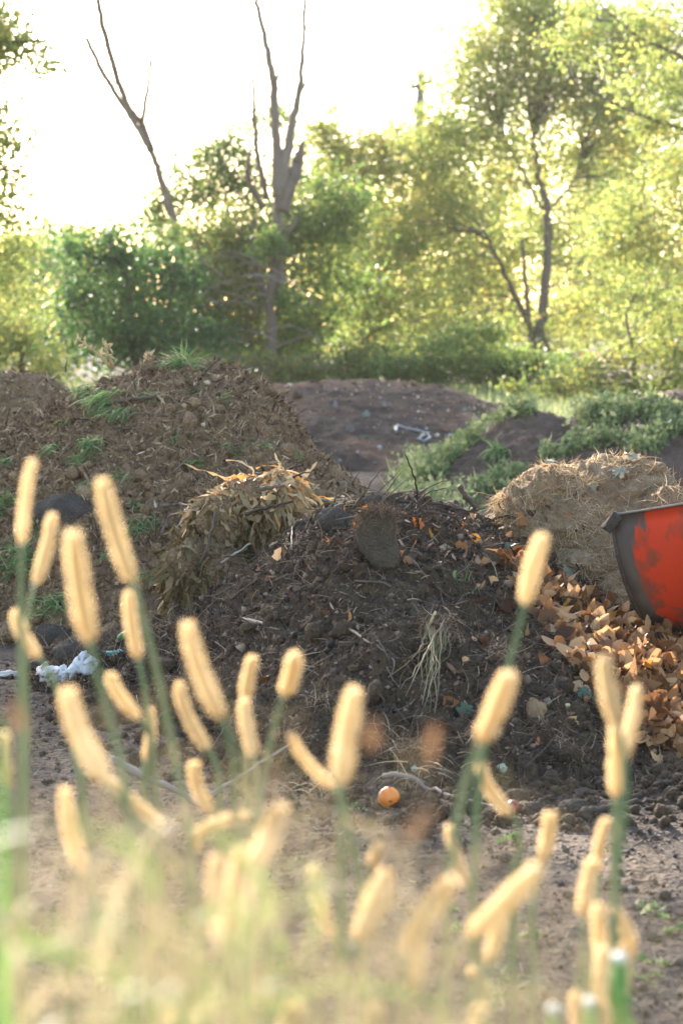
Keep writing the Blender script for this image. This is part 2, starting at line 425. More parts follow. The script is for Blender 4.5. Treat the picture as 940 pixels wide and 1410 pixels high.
def exC(P, N):
    # bench under the ridge and a hollow right of the middle, as dug out by the loader
    x, y = P[..., 0], P[..., 1]
    P = P.copy()
    P[..., 2] -= 0.07 * np.exp(-((x - .52) / .16) ** 2 - ((y - 7.9) / .3) ** 2)
    P[..., 2] += 0.06 * np.exp(-((x - .02) / .2) ** 2 - ((y - 8.0) / .4) ** 2)
    P[..., 2] += 0.05 * np.exp(-((x - .30) / .3) ** 2 - ((y - 7.4) / .18) ** 2)
    P[..., 2] -= 0.05 * np.exp(-((x - .80) / .12) ** 2 - ((y - 7.5) / .3) ** 2)
    return P
xsC = np.concatenate([np.arange(-1.15, 1.35, 0.0052), np.arange(1.35, 2.6, 0.03)])
PC, NC, nfC = heap('compost_heap', 'low heap of black crumbly compost in the middle of the photo', M['compost'],
    None, [(-1.2, 0), (-1.0, .10), (-.71, .17), (-.55, .25), (-.45, .32), (-.32, .43), (-.185, .53), (.03, .64), (.13, .67), (.24, .67), (.34, .64), (.45, .59), (.56, .56), (.68, .43), (.9, .36), (1.4, .36), (2, .3), (2.6, 0)],
    [(-2, 8.9), (3, 8.9)], [(-1.2, 8.75), (-.9, 8.6), (-.69, 8.3), (-.4, 7.6), (-.15, 7.0), (.2, 6.75), (.5, 6.85), (.8, 7.15), (1.1, 7.4), (1.6, 7.6), (2.6, 8)], 1.2, xsC, 420, 60, pf=1.5, amp=0.95, seed=140, extra=exC, smooth_w=0.08)
# far red-brown heap
PD, ND, nfD = heap('soil_heap', 'long low red-brown soil heap in front of the trees with scraps of litter in it', M['far_soil'],
    None, [(-4.5, 0), (-3.5, .5), (-1.5, .66), (-.6, .66), (0, .70), (.6, .68), (1.1, .62), (1.5, .46), (2.2, .3), (3.5, 0)], [(-5, 24.6), (5, 24.6)], [(-5, 21.5), (-.3, 21), (.8, 21.2), (4, 22)], 2.5,
    np.arange(-4.5, 3.6, 0.022), 150, 30, pf=1.7, scale=2.2, amp=.75, seed=200, smooth_w=0.1, cat='soil heap')
# weedy heap on the right
def exG(P, N):
    P = P.copy(); x, y = P[..., 0], P[..., 1]
    P[..., 2] -= 0.12 * np.exp(-((x - 1.75) / .22) ** 2 - ((y - 18.3) / .9) ** 2)
    return P
PG, NG, nfG = heap('soil_heap', 'weed-covered brown soil heap at the right behind the hay', M['green_soil'],
    None, [(.3, -.05), (.5, .02), (.83, .28), (1.0, .42), (1.22, .54), (1.5, .64), (1.9, .64), (2.2, .66), (2.6, .74), (3.4, .8), (4.5, .6), (5.5, 0)], [(0, 18.6), (6, 18.6)], [(0, 17.4), (1, 16.9), (6, 16.6)], 2.0,
    np.arange(.3, 5.5, 0.018), 150, 30, pf=1.7, scale=1.6, amp=1.2, seed=240, extra=exG, smooth_w=0.08, cat='soil heap')

def pick(P, N, nf, n, rng, cond=None):
    p, q = P[:nf].reshape(-1, 3), N[:nf].reshape(-1, 3)
    w = np.ones(len(p))
    if cond is not None: w = w * cond(p)
    k = rng.choice(len(p), n, p=w / w.sum())
    return p[k] + rng.normal(0, 0.003, (n, 3)), q[k]

def tang(N, rng, lift=0.2):
    d = rng.normal(size=N.shape)
    d = d - (d * N).sum(-1, keepdims=True) * N
    return nrm(nrm(d) + N * rng.normal(lift, 0.25, (len(N), 1)))

def crumbs(b, Pp, Nn, size, rng):
    n = len(Pp)
    o = np.array([(1, 0, 0), (-1, 0, 0), (0, 1, 0), (0, -1, 0), (0, 0, 1), (0, 0, -1)], float)
    V = o[None] * size[:, None, None] * (0.55 + 0.6 * rng.random((n, 6, 1)))
    R = rng.normal(size=(n, 3, 3)); Qm = np.linalg.qr(R)[0]
    V = np.einsum('nij,nkj->nki', Qm, V) + (Pp + Nn * size[:, None] * 0.3)[:, None]
    T = np.array([(0, 2, 4), (2, 1, 4), (1, 3, 4), (3, 0, 4), (2, 0, 5), (1, 2, 5), (3, 1, 5), (0, 3, 5)])
    T = (np.arange(n)[:, None, None] * 6 + T[None]).reshape(-1, 3)
    b.add(V.reshape(-1, 3), T=T, rnd=rep(rng.random(n), 6))

def litter(name, label, P, N, nf, mat, n_chip, n_fib, n_crumb, chipL, chipW, fibL, seed, cond=None, root=None, light=0.0, gsz=1.0):
    rng = np.random.default_rng(seed)
    b = MB()
    p, q = pick(P, N, nf, n_chip, rng, cond)
    V, Qd, m = ribbons(p, tang(q, rng, 0.12), rng.uniform(*chipL, n_chip), rng.uniform(*chipW, n_chip), k=2, curl=0.5, seed=seed, up=q + rng.normal(0, .5, q.shape), taper=False)
    b.add(V, Q=Qd, rnd=rep(np.clip(rng.beta(1.6, 2.2, n_chip) + light, 0, 1), m))
    p, q = pick(P, N, nf, n_crumb, rng, cond)
    crumbs(b, p, q, rng.gamma(2.2, 0.0022 * gsz, n_crumb) + 0.0015 * gsz, rng)
    o = b.build(name, mat, origin=(0, 0, 0)); tag(o, label, 'plant debris', kind='stuff')
    if n_fib:
        b = MB(); p, q = pick(P, N, nf, n_fib, rng, cond)
        dn = np.array((0, 0, -1.0)) + q[:, 2:3] * q; dn = nrm(dn + q * .1)
        V, Qd, m = ribbons(p + q * 0.004, tang(q, rng, 0.15) + dn * rng.choice([0, .6, 1.8], (n_fib, 1)), rng.gamma(2.5, fibL, n_fib) + 0.01, rng.uniform(.0012, .0036, n_fib) * gsz, k=6, curl=1.2, droop=0.5, seed=seed + 1, taper=True)
        b.add(V, Q=Qd, rnd=rep(rng.beta(1.5, 1.8, n_fib), m))
        o = b.build('root_fibre', root or M['root'], origin=(0, 0, 0)); tag(o, label.replace('chips and crumbs', 'fine roots and fibres'), 'plant debris', kind='stuff')

vis = lambda p: (p[:, 0] > -1.95 * p[:, 1] / 11.8)
litter('mulch_debris', 'brown chips and crumbs covering the tall left heap', PA, NA, nfA, M['debris'], 32000, 9000, 5000, (.016, .055), (.004, .013), .030, 301, vis)
litter('mulch_debris', 'brown chips and crumbs covering the heap behind the tall left heap', PB, NB, nfB, M['debris'], 4000, 500, 1200, (.015, .05), (.004, .012), .03, 303, lambda p: p[:, 0] > -2.2)
litter('compost_debris', 'black chips and crumbs covering the middle heap', PC, NC, nfC, M['dark_debris'], 19000, 10500, 15000, (.010, .042), (.002, .007), .026, 305)
litter('soil_debris', 'brown chips and crumbs covering the far soil heap', PD, ND, nfD, M['debris'], 1500, 200, 1500, (.03, .09), (.006, .02), .05, 307, light=0.0, gsz=2)
# loose crumbly clods on the black heap and spilled in front of its foot
rng = np.random.default_rng(350)
def clodstuff(name, label, P, N, nf, n, g, mat, cond=None):
    p, q = pick(P, N, nf, n, rng, cond); b = MB(); sz = rng.gamma(2.0, g, n) + .004
    for i in range(n):
        V, Q_, _ = LUMPS[i % 6]; Rm = np.linalg.qr(rng.normal(size=(3, 3)))[0]
        b.add((V @ Rm.T) * sz[i] * rng.uniform(.7, 1.2, 3) + p[i] + q[i] * sz[i] * .35, Q=Q_, rnd=rng.random())
    tag(b.build(name, mat, smooth=True), label, 'soil crumbs', kind='stuff')
def small_lump(seed):
    th = np.linspace(.001, PI - .001, 7); ph = np.arange(9) * 2 * PI / 9; T, Ph = np.meshgrid(th, ph, indexing='ij')
    D = np.stack([np.sin(T) * np.cos(Ph), np.sin(T) * np.sin(Ph), np.cos(T)], -1); V = D * (1 + .38 * fbm(D + seed * 5, 1.6, 2, seed=seed))[..., None]
    i, j = np.meshgrid(np.arange(6), np.arange(9), indexing='ij')
    return V.reshape(-1, 3), np.stack([i * 9 + j, (i + 1) * 9 + j, (i + 1) * 9 + (j + 1) % 9, i * 9 + (j + 1) % 9], -1).reshape(-1, 4), None
LUMPS = [small_lump(k) for k in range(6)]
clodstuff('compost_crumb', 'crumbly lumps of black compost over the middle heap', PC, NC, nfC, 1000, .0045, M['compost'])
clodstuff('mulch_crumb', 'crumbly lumps of brown soil over the tall left heap', PA, NA, nfA, 800, .006, M['mulch'], vis)
gm_ = (Y > 6.2) & (Y < 8.6) & (X > -1) & (X < 1.2)
gpp, gnn = GP[gm_], GN[gm_]
fy_ = lerp([(-1.2, 8.75), (-.9, 8.6), (-.69, 8.3), (-.4, 7.6), (-.15, 7.0), (.2, 6.75), (.5, 6.85), (.8, 7.15), (1.1, 7.4)], gpp[:, 0])
wt = np.exp(-np.abs(fy_ - .05 - gpp[:, 1]) / .28)
kk_ = rng.choice(len(gpp), 4200, p=wt / wt.sum()); b = MB(); sz = rng.gamma(1.6, .0042, 4200) + .003
for i in range(4200):
    V, Q_, _ = LUMPS[i % 6]; Rm = np.linalg.qr(rng.normal(size=(3, 3)))[0]
    b.add((V @ Rm.T) * sz[i] + gpp[kk_[i]] + np.array((0, 0, sz[i] * .3)), Q=Q_, rnd=rng.random())
tag(b.build('spilled_compost', M['compost'], smooth=True), 'dark crumbs spilled on the dirt along the foot of the middle heap', 'soil crumbs', kind='stuff')
# crumbs and bits on the open dirt
rng = np.random.default_rng(309)
gm = (Y > 4.4) & (Y < 9.5) & (np.abs(X) < 1.6)
gp, gn = GP[gm], GN[gm]
w = np.where(gp[:, 0] > 0.1, 1.0, 0.8); k = rng.choice(len(gp), 13000, p=w / w.sum())
b = MB(); crumbs(b, gp[k], gn[k], rng.gamma(1.6, .0022, len(k)) + .001, rng)
o = b.build('soil_crumb', M['grit']); tag(o, 'small crumbs and grit strewn over the bare dirt', 'soil crumbs', kind='stuff')
k = rng.choice(len(gp), 5200); b = MB()
V, Qd, m = ribbons(gp[k] + gn[k] * .002, tang(gn[k], rng, .05), rng.gamma(2, .012, len(k)) + .008, rng.uniform(.0012, .0045, len(k)), k=4, curl=.9, seed=5)
b.add(V, Q=Qd, rnd=rep(rng.random(len(k)), m))
o = b.build('straw_litter', M['root']); tag(o, 'bits of straw and rootlets strewn over the bare dirt', 'straw litter', kind='stuff')

# ---------------------------------------------------------------- lumps
def lump(P0, r, seed, res=28, amp=0.25, scale=3.0, fine=0.06):
    n1, n2 = res, res * 2
    th = np.linspace(0.0001, PI - 0.0001, n1); ph = np.arange(n2) * 2 * PI / n2
    T, Ph = np.meshgrid(th, ph, indexing='ij')
    D = np.stack([np.sin(T) * np.cos(Ph), np.sin(T) * np.sin(Ph), np.cos(T)], -1)
    s = 1 + amp * fbm(D + seed * 3.1, scale * .5, 3, seed=seed) + fine * fbm(D + seed, scale * 4, 3, seed=seed + 3)
    P = D * s[..., None] * np.asarray(r) + np.asarray(P0)
    i, j = np.meshgrid(np.arange(n1 - 1), np.arange(n2), indexing='ij')
    Q = np.stack([i * n2 + j, (i + 1) * n2 + j, (i + 1) * n2 + (j + 1) % n2, i * n2 + (j + 1) % n2], -1).reshape(-1, 4)
    N = nrm((P - np.asarray(P0)) / np.asarray(r) ** 2)
    return P, Q, N

def clod(u, v, wpx, hpx, label, seed, mat='clod', group=None, name='soil_clod', cat='soil clod', sink=0.25, push=0.0):
    p, n = hit(u, v + hpx * 0.45)
    s = p[1] / F
    r = np.array((wpx / 2 * s, (wpx + hpx) / 4 * s, hpx / 2 * s))
    c = p + np.array((0, r[1] * .6 + push, r[2] * (1 - sink)))
    P, Q, N = lump(c, r, seed, 26, 0.3, 3.2, 0.09)
    b = MB(); b.add(P, Q=Q, rnd=.5)
    o = b.build(name, M[mat], origin=tuple(p), smooth=True)
    return tag(o, label, cat, group)

clod(70, 872, 52, 34, 'rounded brown clod behind the white cloth, upper of the two left clods', 1)
clod(98, 893, 64, 40, 'blocky dark clod directly above the white cloth', 2)
clod(455, 712, 46, 36, 'grey brown clod on the ridge left of the stump-like clay block', 4)
clod(790, 1108, 0.1 + 40, 20, 'flat clod on the dirt left of the long buried stick', 5)
clod(738, 1112, 34, 22, 'round dark clod on the dirt at the foot of the heap', 6)
clod(510, 655 + 30, 28, 18, 'small dark clod on the ridge between two twigs', 7)
clod(85, 690, 90, 60, 'grey crusted clod pressed into the tall left heap', 8, sink=.75)
clod(50, 915, 40, 18, 'low pale clod left of the white cloth', 9)
i = 0
for (u, v) in [(400, 1118), (455, 1150), (590, 1145), (640, 1165), (560, 1128), (820, 1060), (700, 1180), (880, 1095), (610, 1210), (780, 1230), (905, 1290), (860, 1380), (740, 1300), (360, 1090), (330, 1050), (300, 1000), (150, 950), (250, 930), (920, 1075), (850, 1135), (690, 1240), (540, 1230), (800, 1330), (920, 1230)]:
    i += 1
    clod(u, v, random.uniform(12, 24), random.uniform(8, 15), 'fist-sized or smaller crumb of dark soil rolled out from the heap onto the dirt', 20 + i, group='soil crumbs rolled onto the dirt')

# clay block with fibrous top
p, n = hit(530, 790)
t = thing('clay_block', 'grey clay block with a cap of matted roots sticking out of the middle heap', 'clay block', p)
c = at(518, 742, p[1] + 0.05)
P, Q, N = lump(c, (.066, .062, .105), 61, 40, .42, 2.2, .12)
P = c + np.sign(P - c) * np.abs((P - c) / np.array((.066, .062, .105))) ** .6 * np.array((.066, .055, .094))
P = P + (np.clip((c[2] - P[..., 2]) / .2, 0, 1) * 0.9)[..., None] * np.array((0.085, -.02, 0))   # leans right towards its foot
b = MB(); b.add(P, Q=Q, rnd=.5); b.build('clay_body', M['clay'], t, smooth=True)
rng = np.random.default_rng(62); k = rng.choice(P.reshape(-1, 3).shape[0], 3500)
pp, nn = P.reshape(-1, 3)[k], N.reshape(-1, 3)[k]; s_ = pp[:, 2] > c[2] + 0.055 + .025 * rng.normal(size=len(pp)); pp, nn = pp[s_], nn[s_]
V, Qd, m = ribbons(pp, tang(nn, rng, .35), rng.uniform(.02, .06, len(pp)), .0016, k=5, curl=1.0, droop=1.3, seed=63)
b = MB(); b.add(V, Q=Qd, rnd=rep(rng.random(len(pp)) * .6, m)); b.build('root_cap', M['debris'], t)

# ---------------------------------------------------------------- hay
hc = at(800, 715, 9.35)
t = thing('hay_pile', 'matted tan pile of dry grass clippings beside the red bucket', 'hay pile', (hc[0], hc[1], .3))
b = MB(); HP, HN = [], []
for (u, v, Yy, ru, rv, ry, sd) in [(815, 708, 9.35, 108, 74, .30, 70), (748, 698, 9.05, 48, 58, .17, 71), (712, 705, 9.0, 30, 40, .13, 72), (782, 735, 8.98, 60, 50, .14, 73), (835, 758, 8.92, 50, 46, .13, 79), (905, 735, 9.2, 62, 68, .25, 74), (810, 785, 8.85, 64, 30, .13, 75), (895, 822, 8.65, 70, 46, .2, 76), (730, 742, 8.9, 34, 34, .1, 69), (760, 666, 9.1, 42, 28, .15, 77), (868, 664, 9.4, 58, 34, .2, 78)]:
    c = at(u, v, Yy); s = Yy / F
    P, Q, N = lump(c, (ru * s, ry, rv * s), sd, 60, .32, 3.6, .14)
    b.add(P, Q=Q, rnd=.5); HP.append(P.reshape(-1, 3)); HN.append(N.reshape(-1, 3))
    if sd < 79 and True: register(P, N)
b.build('hay_mat', M['hay_core'], t, smooth=True)
HP, HN = np.concatenate(HP), np.concatenate(HN)
rng = np.random.default_rng(80)
front = (HN[:, 1] < .45)
idx = np.nonzero(front)[0]; k = rng.choice(idx, 26000)
pp, nn = HP[k], HN[k]
sway = np.stack([fbm(pp * 1.0, 9, 2, seed=5), fbm(pp, 9, 2, seed=6), fbm(pp, 9, 2, seed=7)], -1)
d = nrm(tang(nn, rng, .0) * .9 + nrm(sway) * .9 + nn * -.05 + np.array((0, 0, -.35)))
V, Qd, m = ribbons(pp, d, (rng.gamma(3, .018, len(pp)) + .015) * np.where(nn[:, 2] > .45, .6, 1), rng.uniform(.0012, .0028, len(pp)), k=5, curl=1.6, droop=.8, seed=81)
b = MB(); b.add(V, Q=Qd, rnd=rep(np.clip(rng.normal(.5, .22, len(pp)) + .5 * fbm(pp, 7, 3, seed=9), 0, 1), m)); b.build('hay_strands', M['hay'], t)
tag(bpy.data.objects['hay_strands'], kind='stuff')
# straw fringe on the left end of the hay (sunlit wisps)
rng = np.random.default_rng(83); n = 500
pp = np.array([at(rng.uniform(655, 730), rng.uniform(680, 735), 8.95 + rng.uniform(-.1, .1)) for _ in range(n)])
uu, vv = proj(pp); kk = vv > 735 - (uu - 640) * .75; pp = pp[kk]
V, Qd, m = ribbons(pp, rng.normal(size=pp.shape) * np.array((1, .6, .7)) + np.array((-.4, 0, .3)), rng.uniform(.03, .08, len(pp)), rng.uniform(.0012, .003, len(pp)), k=4, curl=.9, seed=84)
b = MB(); b.add(V, Q=Qd, rnd=rep(rng.random(len(pp)), m)); tag(b.build('straw_wisps', M['straw'], t), kind='stuff')

# ---------------------------------------------------------------- withered leaf clump on the left of the middle heap
cc = at(318, 752, 9.25)
t = thing('withered_leaf_clump', 'standing clump of matted tan and olive withered leaves with sticks', 'leaf clump', (cc[0], cc[1], .2))
b = MB(); LP, LN = [], []
for (u, v, Yy, ru, rv, ry, sd) in [(350, 688, 9.2, 50, 28, .12, 90), (300, 728, 9.15, 46, 48, .12, 91), (385, 672, 9.2, 22, 22, .1, 89), (262, 800, 9.0, 36, 60, .12, 92), (300, 800, 9.0, 44, 50, .12, 93), (375, 705, 9.3, 30, 42, .12, 94)]:
    c = at(u, v, Yy); s = Yy / F
    P, Q, N = lump(c, (ru * s, ry, rv * s), sd, 34, .25, 3.5, .1)
    b.add(P, Q=Q, rnd=.5); LP.append(P.reshape(-1, 3)); LN.append(N.reshape(-1, 3)); register(P, N)
b.build('matted_core', M['mulch'], t, smooth=True)
LP, LN = np.concatenate(LP), np.concatenate(LN)
rng = np.random.default_rng(95); idx = np.nonzero(LN[:, 1] < .5)[0]; k = rng.choice(idx, 4300); pp, nn = LP[k], LN[k]
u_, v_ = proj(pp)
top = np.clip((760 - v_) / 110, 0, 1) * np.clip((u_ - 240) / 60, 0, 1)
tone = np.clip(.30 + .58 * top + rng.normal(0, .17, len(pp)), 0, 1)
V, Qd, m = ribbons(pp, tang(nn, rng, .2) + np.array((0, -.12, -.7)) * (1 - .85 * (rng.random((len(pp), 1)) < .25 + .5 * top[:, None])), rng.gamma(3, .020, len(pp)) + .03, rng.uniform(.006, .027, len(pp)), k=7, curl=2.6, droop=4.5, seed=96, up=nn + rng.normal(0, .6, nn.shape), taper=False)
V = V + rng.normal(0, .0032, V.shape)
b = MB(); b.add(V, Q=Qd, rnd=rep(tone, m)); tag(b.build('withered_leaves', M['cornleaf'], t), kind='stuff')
# taller curled leaves at its top
for (u, v) in [(322, 650), (392, 664)]:
    q = at(u, v + 26, 9.12)
    V, Qd, m = ribbons([q], [(random.uniform(-.7, .7), -.2, .8)], .075, .018, k=8, curl=2.2, droop=4.5, seed=u)
    b = MB(); b.add(V, Q=Qd, rnd=random.uniform(.65, .95)); b.build('curled_leaf', M['cornleaf'], t)

# ---------------------------------------------------------------- sticks and twigs
def stick(pts_px, rpx, label, mat='twig', group=None, name='twig', cat='twig', rnd=.4, taper=.5, side=None):
    """pts_px: (u, v, Y); Y None = on the surface there; Y ('+', a) = that much in front of / above it"""
    pts = []
    for (u, v, Yy) in pts_px:
        if Yy is None:
            p, n = hit(u, v); p = p + n * .008
        elif isinstance(Yy, tuple):
            p, n = hit(u, v); p = at(u, v, p[1] - Yy[1])
        else: p = at(u, v, Yy)
        pts.append(p)
    pts = np.array(pts)
    # resample smoothly
    n = len(pts); tt = np.linspace(0, n - 1, (n - 1) * 5 + 1)
    rs = np.stack([np.interp(tt, np.arange(n), pts[:, k]) for k in range(3)], -1)
    rs[1:-1] = (rs[:-2] + 2 * rs[1:-1] + rs[2:]) / 4
    rng = np.random.default_rng(int(abs(pts_px[0][0] * 31 + pts_px[0][1])))
    r = rpx * pts[0][1] / F
    rs = wob(rs, r * .35, rng)
    rad = r * np.linspace(1, taper, len(rs)) * (1 + .12 * rng.normal(size=len(rs)))
    b = MB(); V, T, Q = tube(rs, rad, 7); b.add(V, T, Q, rnd=np.clip(rnd + rng.normal(0, .08, len(V)), 0, 1))
    if side:
        for (f_, du, dv, l) in side:
            q = rs[int(f_ * (len(rs) - 1))]; s = q[1] / F
            e = q + np.array((du * s, rng.uniform(-.01, .01), -dv * s))
            V, T, Q = tube(wob(bez(q, (q + e) / 2 + np.array((0, 0, .1 * l * s)), e, 6), r * .3, rng), np.linspace(r * .5, r * .2, 6), 5); b.add(V, T, Q, rnd=rnd)
    o = b.build(name, M[mat], origin=tuple(pts[0]), smooth=True)
    return tag(o, label, cat, group)

stick([(655, 705, 8.75), (645, 688, 8.72), (632, 669, 8.7)], 4.2, 'thick broken brown stick end jutting up at the left foot of the hay', name='stick', cat='stick', rnd=.55, taper=.85)
stick([(575, 693, 8.8), (573, 665, 8.78), (566, 645, 8.76), (557, 625, 8.75)], 1.6, 'thin dark twig standing upright against the far dirt', rnd=.1)
stick([(345, 758, 8.95), (370, 700, 8.9), (405, 690, 8.9)], 3.4, 'thick curved brown stick across the front of the withered leaves', rnd=.35, name='stick', cat='stick') if False else None
stick([(337, 708, 8.95), (365, 699, 8.93), (404, 690, 8.95)], 3.2, 'thick dark stick lying level across the withered leaf clump', rnd=.3, name='stick', cat='stick')
stick([(358, 673, 8.97), (375, 670, 8.95), (392, 669, 8.95)], 3.2, 'short reddish stick above the level stick in the leaf clump', rnd=.7, name='stick', cat='stick')
stick([(297, 705, 8.93), (290, 740, 8.92), (275, 778, 8.9)], 2.8, 'reddish stalk hanging down the front of the leaf clump', rnd=.6, name='stick', cat='stick')
stick([(398, 660, 9.2), (412, 652, 9.15), (426, 650, 9.1)], 2.0, 'dark hooked twig right of the leaf clump top', rnd=.15)
stick([(392, 652, 9.3), (408, 640, 9.3)], 2.6, 'stubby dark twig behind the leaf clump top', rnd=.15)
stick([(222, 697, ('+', .03)), (250, 693, ('+', .03)), (268, 696, 9.2)], 2.2, 'bare grey twig lying left of the leaf clump', mat='twig', rnd=.75, side=[(.4, -18, 14, 8)])
stick([(222, 735, ('+', .02)), (232, 710, ('+', .03)), (262, 702, 9.2)], 1.8, 'thin grey twig curving up to the leaf clump', rnd=.7)
stick([(305, 775, 8.85), (325, 762, 8.8), (345, 748, 8.8)], 1.8, 'bleached straw-like twig below the leaf clump', mat='pale_twig', rnd=.9)
stick([(308, 767, 8.8), (345, 765, 8.75), (382, 764, 8.8)], 1.3, 'straight dark twig level below the leaf clump', rnd=.1)
stick([(402, 755, None), (402, 735, ('+', .03)), (401, 712, ('+', .05))], 1.4, 'small pale upright twig right of the leaf clump', mat='pale_twig', rnd=.3)
stick([(318, 822, None), (350, 800, None), (395, 765, None)], 1.8, 'long thin root lying up the left slope of the middle heap', rnd=.25)
stick([(333, 852, None), (352, 856, None), (378, 866, None)], 3.0, 'bleached grey stick lying on the middle heap', mat='pale_twig', rnd=.2, name='stick', cat='stick')
stick([(415, 900, None), (445, 885, None), (490, 886, None)], 2.0, 'slender bent twig on the front of the middle heap', rnd=.3)
stick([(478, 862, None), (505, 878, None), (530, 895, None)], 2.2, 'reddish forked twig on the front of the middle heap', rnd=.75, side=[(.3, 22, -2, 8)])
stick([(550, 745, ('+', .02)), (580, 785, None), (610, 815, None), (637, 842, None)], 1.8, 'long slanting root running down right from the clay block', rnd=.65)
stick([(488, 800, None), (530, 802, ('+', .01)), (560, 820, None), (585, 850, None)], 1.7, 'arched reddish root below the clay block', rnd=.65)
for (a, bb, rp, r_) in [((480, 668), (520, 712), 1.4, .3), ((486, 700), (526, 645), 1.6, .55), ((505, 712), (560, 660), 1.6, .75), ((500, 708), (545, 655), 1.2, .5), ((540, 668), (640, 765), 1.8, .2),
                        ((548, 690), (660, 708), 1.8, .15), ((530, 665), (600, 720), 1.5, .35), ((538, 705), (620, 740), 1.3, .3), ((560, 700), (645, 760), 1.2, .4), ((590, 715), (560, 680), 1.4, .25),
                        ((470, 705), (495, 650), 1.3, .5), ((456, 700), (480, 655), 1.1, .6), ((575, 690), (615, 672), 1.6, .6), ((620, 700), (600, 745), 1.2, .3), ((500, 690), (470, 665), 1.1, .8), ((640, 730), (600, 700), 1.2, .2), ((520, 690), (575, 675), 1.0, .5), ((610, 720), (668, 700), 1.3, .2)]:
    p0, _ = hit(*a); y0 = p0[1]
    stick([(a[0], a[1], y0 + .01), ((a[0] + bb[0]) / 2 + random.uniform(-4, 4), (a[1] + bb[1]) / 2 - random.uniform(2, 7), y0 - .05), (bb[0], bb[1], y0 - .03 + random.uniform(-.05, .05))], rp,
          'thin bare twig tangled on the ridge of the middle heap between clay block and hay', group='twigs tangled on the ridge of the middle heap', rnd=r_, taper=.4)
for k in range(34):
    a = (random.uniform(455, 650), random.uniform(672, 715)); p0, _ = hit(*a); y0 = p0[1]
    if y0 > 9.6: continue
    bb = (a[0] + random.choice([-1, 1]) * random.uniform(15, 75), a[1] + random.uniform(-30, 40))
    stick([(a[0], a[1], y0 + .01), ((a[0] + bb[0]) / 2, (a[1] + bb[1]) / 2 - random.uniform(0, 8), y0 - .06), (bb[0], bb[1], y0 - .06)], random.uniform(.7, 1.5),
          'thin bare twig tangled on the ridge of the middle heap between clay block and hay', group='twigs tangled on the ridge of the middle heap', rnd=random.random(), taper=.4)
rng = np.random.default_rng(400)
for k in range(95):
    u, v = rng.uniform(300, 800), rng.uniform(740, 1060)
    if v < 850 - (u - 200) * .45: continue
    p, n = hit(u, v)
    d = tang(n[None], rng, .05)[0]; L = rng.uniform(.04, .16)
    e = p + d * L
    rr = rng.uniform(.0014, .0034)
    mid = (p + e) / 2 + n * rng.uniform(.0, .02) + rng.normal(0, .01, 3)
    b = MB(); V, T, Q = tube(wob(bez(p + n * .004, mid, e + n * .003, 7), .001, rng), np.linspace(rr, rr * .5, 7), 5); b.add(V, T, Q, rnd=rng.random())
    tag(b.build('twig', M['twig'], origin=tuple(p)), 'short loose twig lying on the black slope of the middle heap', 'twig', 'twigs on the black slope of the middle heap')
for k in range(46):
    u, v = rng.uniform(5, 420), rng.uniform(515, 850)
    p, n = hit(u, v)
    if p[1] < 9.6: continue
    d = tang(n[None], rng, .05)[0]; L = rng.uniform(.05, .22)
    e = p + d * L; rr = rng.uniform(.0016, .004)
    mid = (p + e) / 2 + n * rng.uniform(.0, .03) + rng.normal(0, .012, 3)
    b = MB(); V, T, Q = tube(wob(bez(p + n * .004, mid, e + n * .006, 7), .001, rng), np.linspace(rr, rr * .5, 7), 5); b.add(V, T, Q, rnd=rng.random())
    tag(b.build('twig', M['twig'], origin=tuple(p)), 'short loose twig lying on the brown face of the tall left heap', 'twig', 'twigs on the tall left heap')
# bigger sticks on the ground
stick([(802, 1122, None), (835, 1113, None), (868, 1106, None), (905, 1104, None)], 5.0, 'long half-buried dark branch on the bare dirt at the right', rnd=.35, name='stick', cat='stick', taper=.45)
stick([(528, 1068, ('+', .05)), (558, 1068, ('+', .06)), (590, 1085, ('+', .05)), (640, 1100, ('+', .04)), (690, 1115, None)], 4.0, 'pale grey crooked branch behind the orange tomato', mat='pale_twig', rnd=.1, name='stick', cat='stick', taper=.4, side=[(.25, 12, 38, 10), (.5, 30, 10, 10)])
stick([(150, 1045, 5.9), (210, 1075, 5.9), (285, 1112, 5.95)], 6.0, 'pale weathered branch slanting behind the foxtails at lower left', mat='pale_twig', rnd=.3, name='stick', cat='stick', taper=.6)
stick([(290, 1095, 5.9), (345, 1060, 5.95), (402, 1022, 6.0)], 3.0, 'thin pale branch crossing the slanting branch', mat='pale_twig', rnd=.5, name='stick', cat='stick')
stick([(165, 552, ('+', .01)), (180, 549, ('+', .02)), (215, 545, ('+', .02))], 3.5, 'short thick stick lying high on the tall left heap', rnd=.6, name='stick', cat='stick')
stick([(90, 512, 13), (92, 495, 13)], 1.5, 'tiny twig poking up from the rear left heap', rnd=.3)
for (a, c, e, lab) in [((375, 548), (392, 537), (384, 528), 'upper'), ((375, 548), (400, 535), (398, 530), 'middle'), ((372, 552), (390, 572), (408, 576), 'lower')]:
    stick([(a[0], a[1], 11.6), (c[0], c[1], 11.55), (e[0], e[1], 11.5)], 1.3, lab + ' of three straw stalks sticking out of the right edge of the tall left heap', mat='straw', rnd=.6, name='straw_stalk', cat='straw stalk')
for (u, v, u2, v2) in [(60, 575, 54, 545), (52, 545, 62, 520)]:
    stick([(u, v, ('+', .03)), ((u + u2) / 2 - 3, (v + v2) / 2, ('+', .1)), (u2, v2, 11.2)], 1.6, 'thin curved stem on the left shoulder of the tall heap, ' + ('lower' if v > 560 else 'upper') + ' one', rnd=.85)

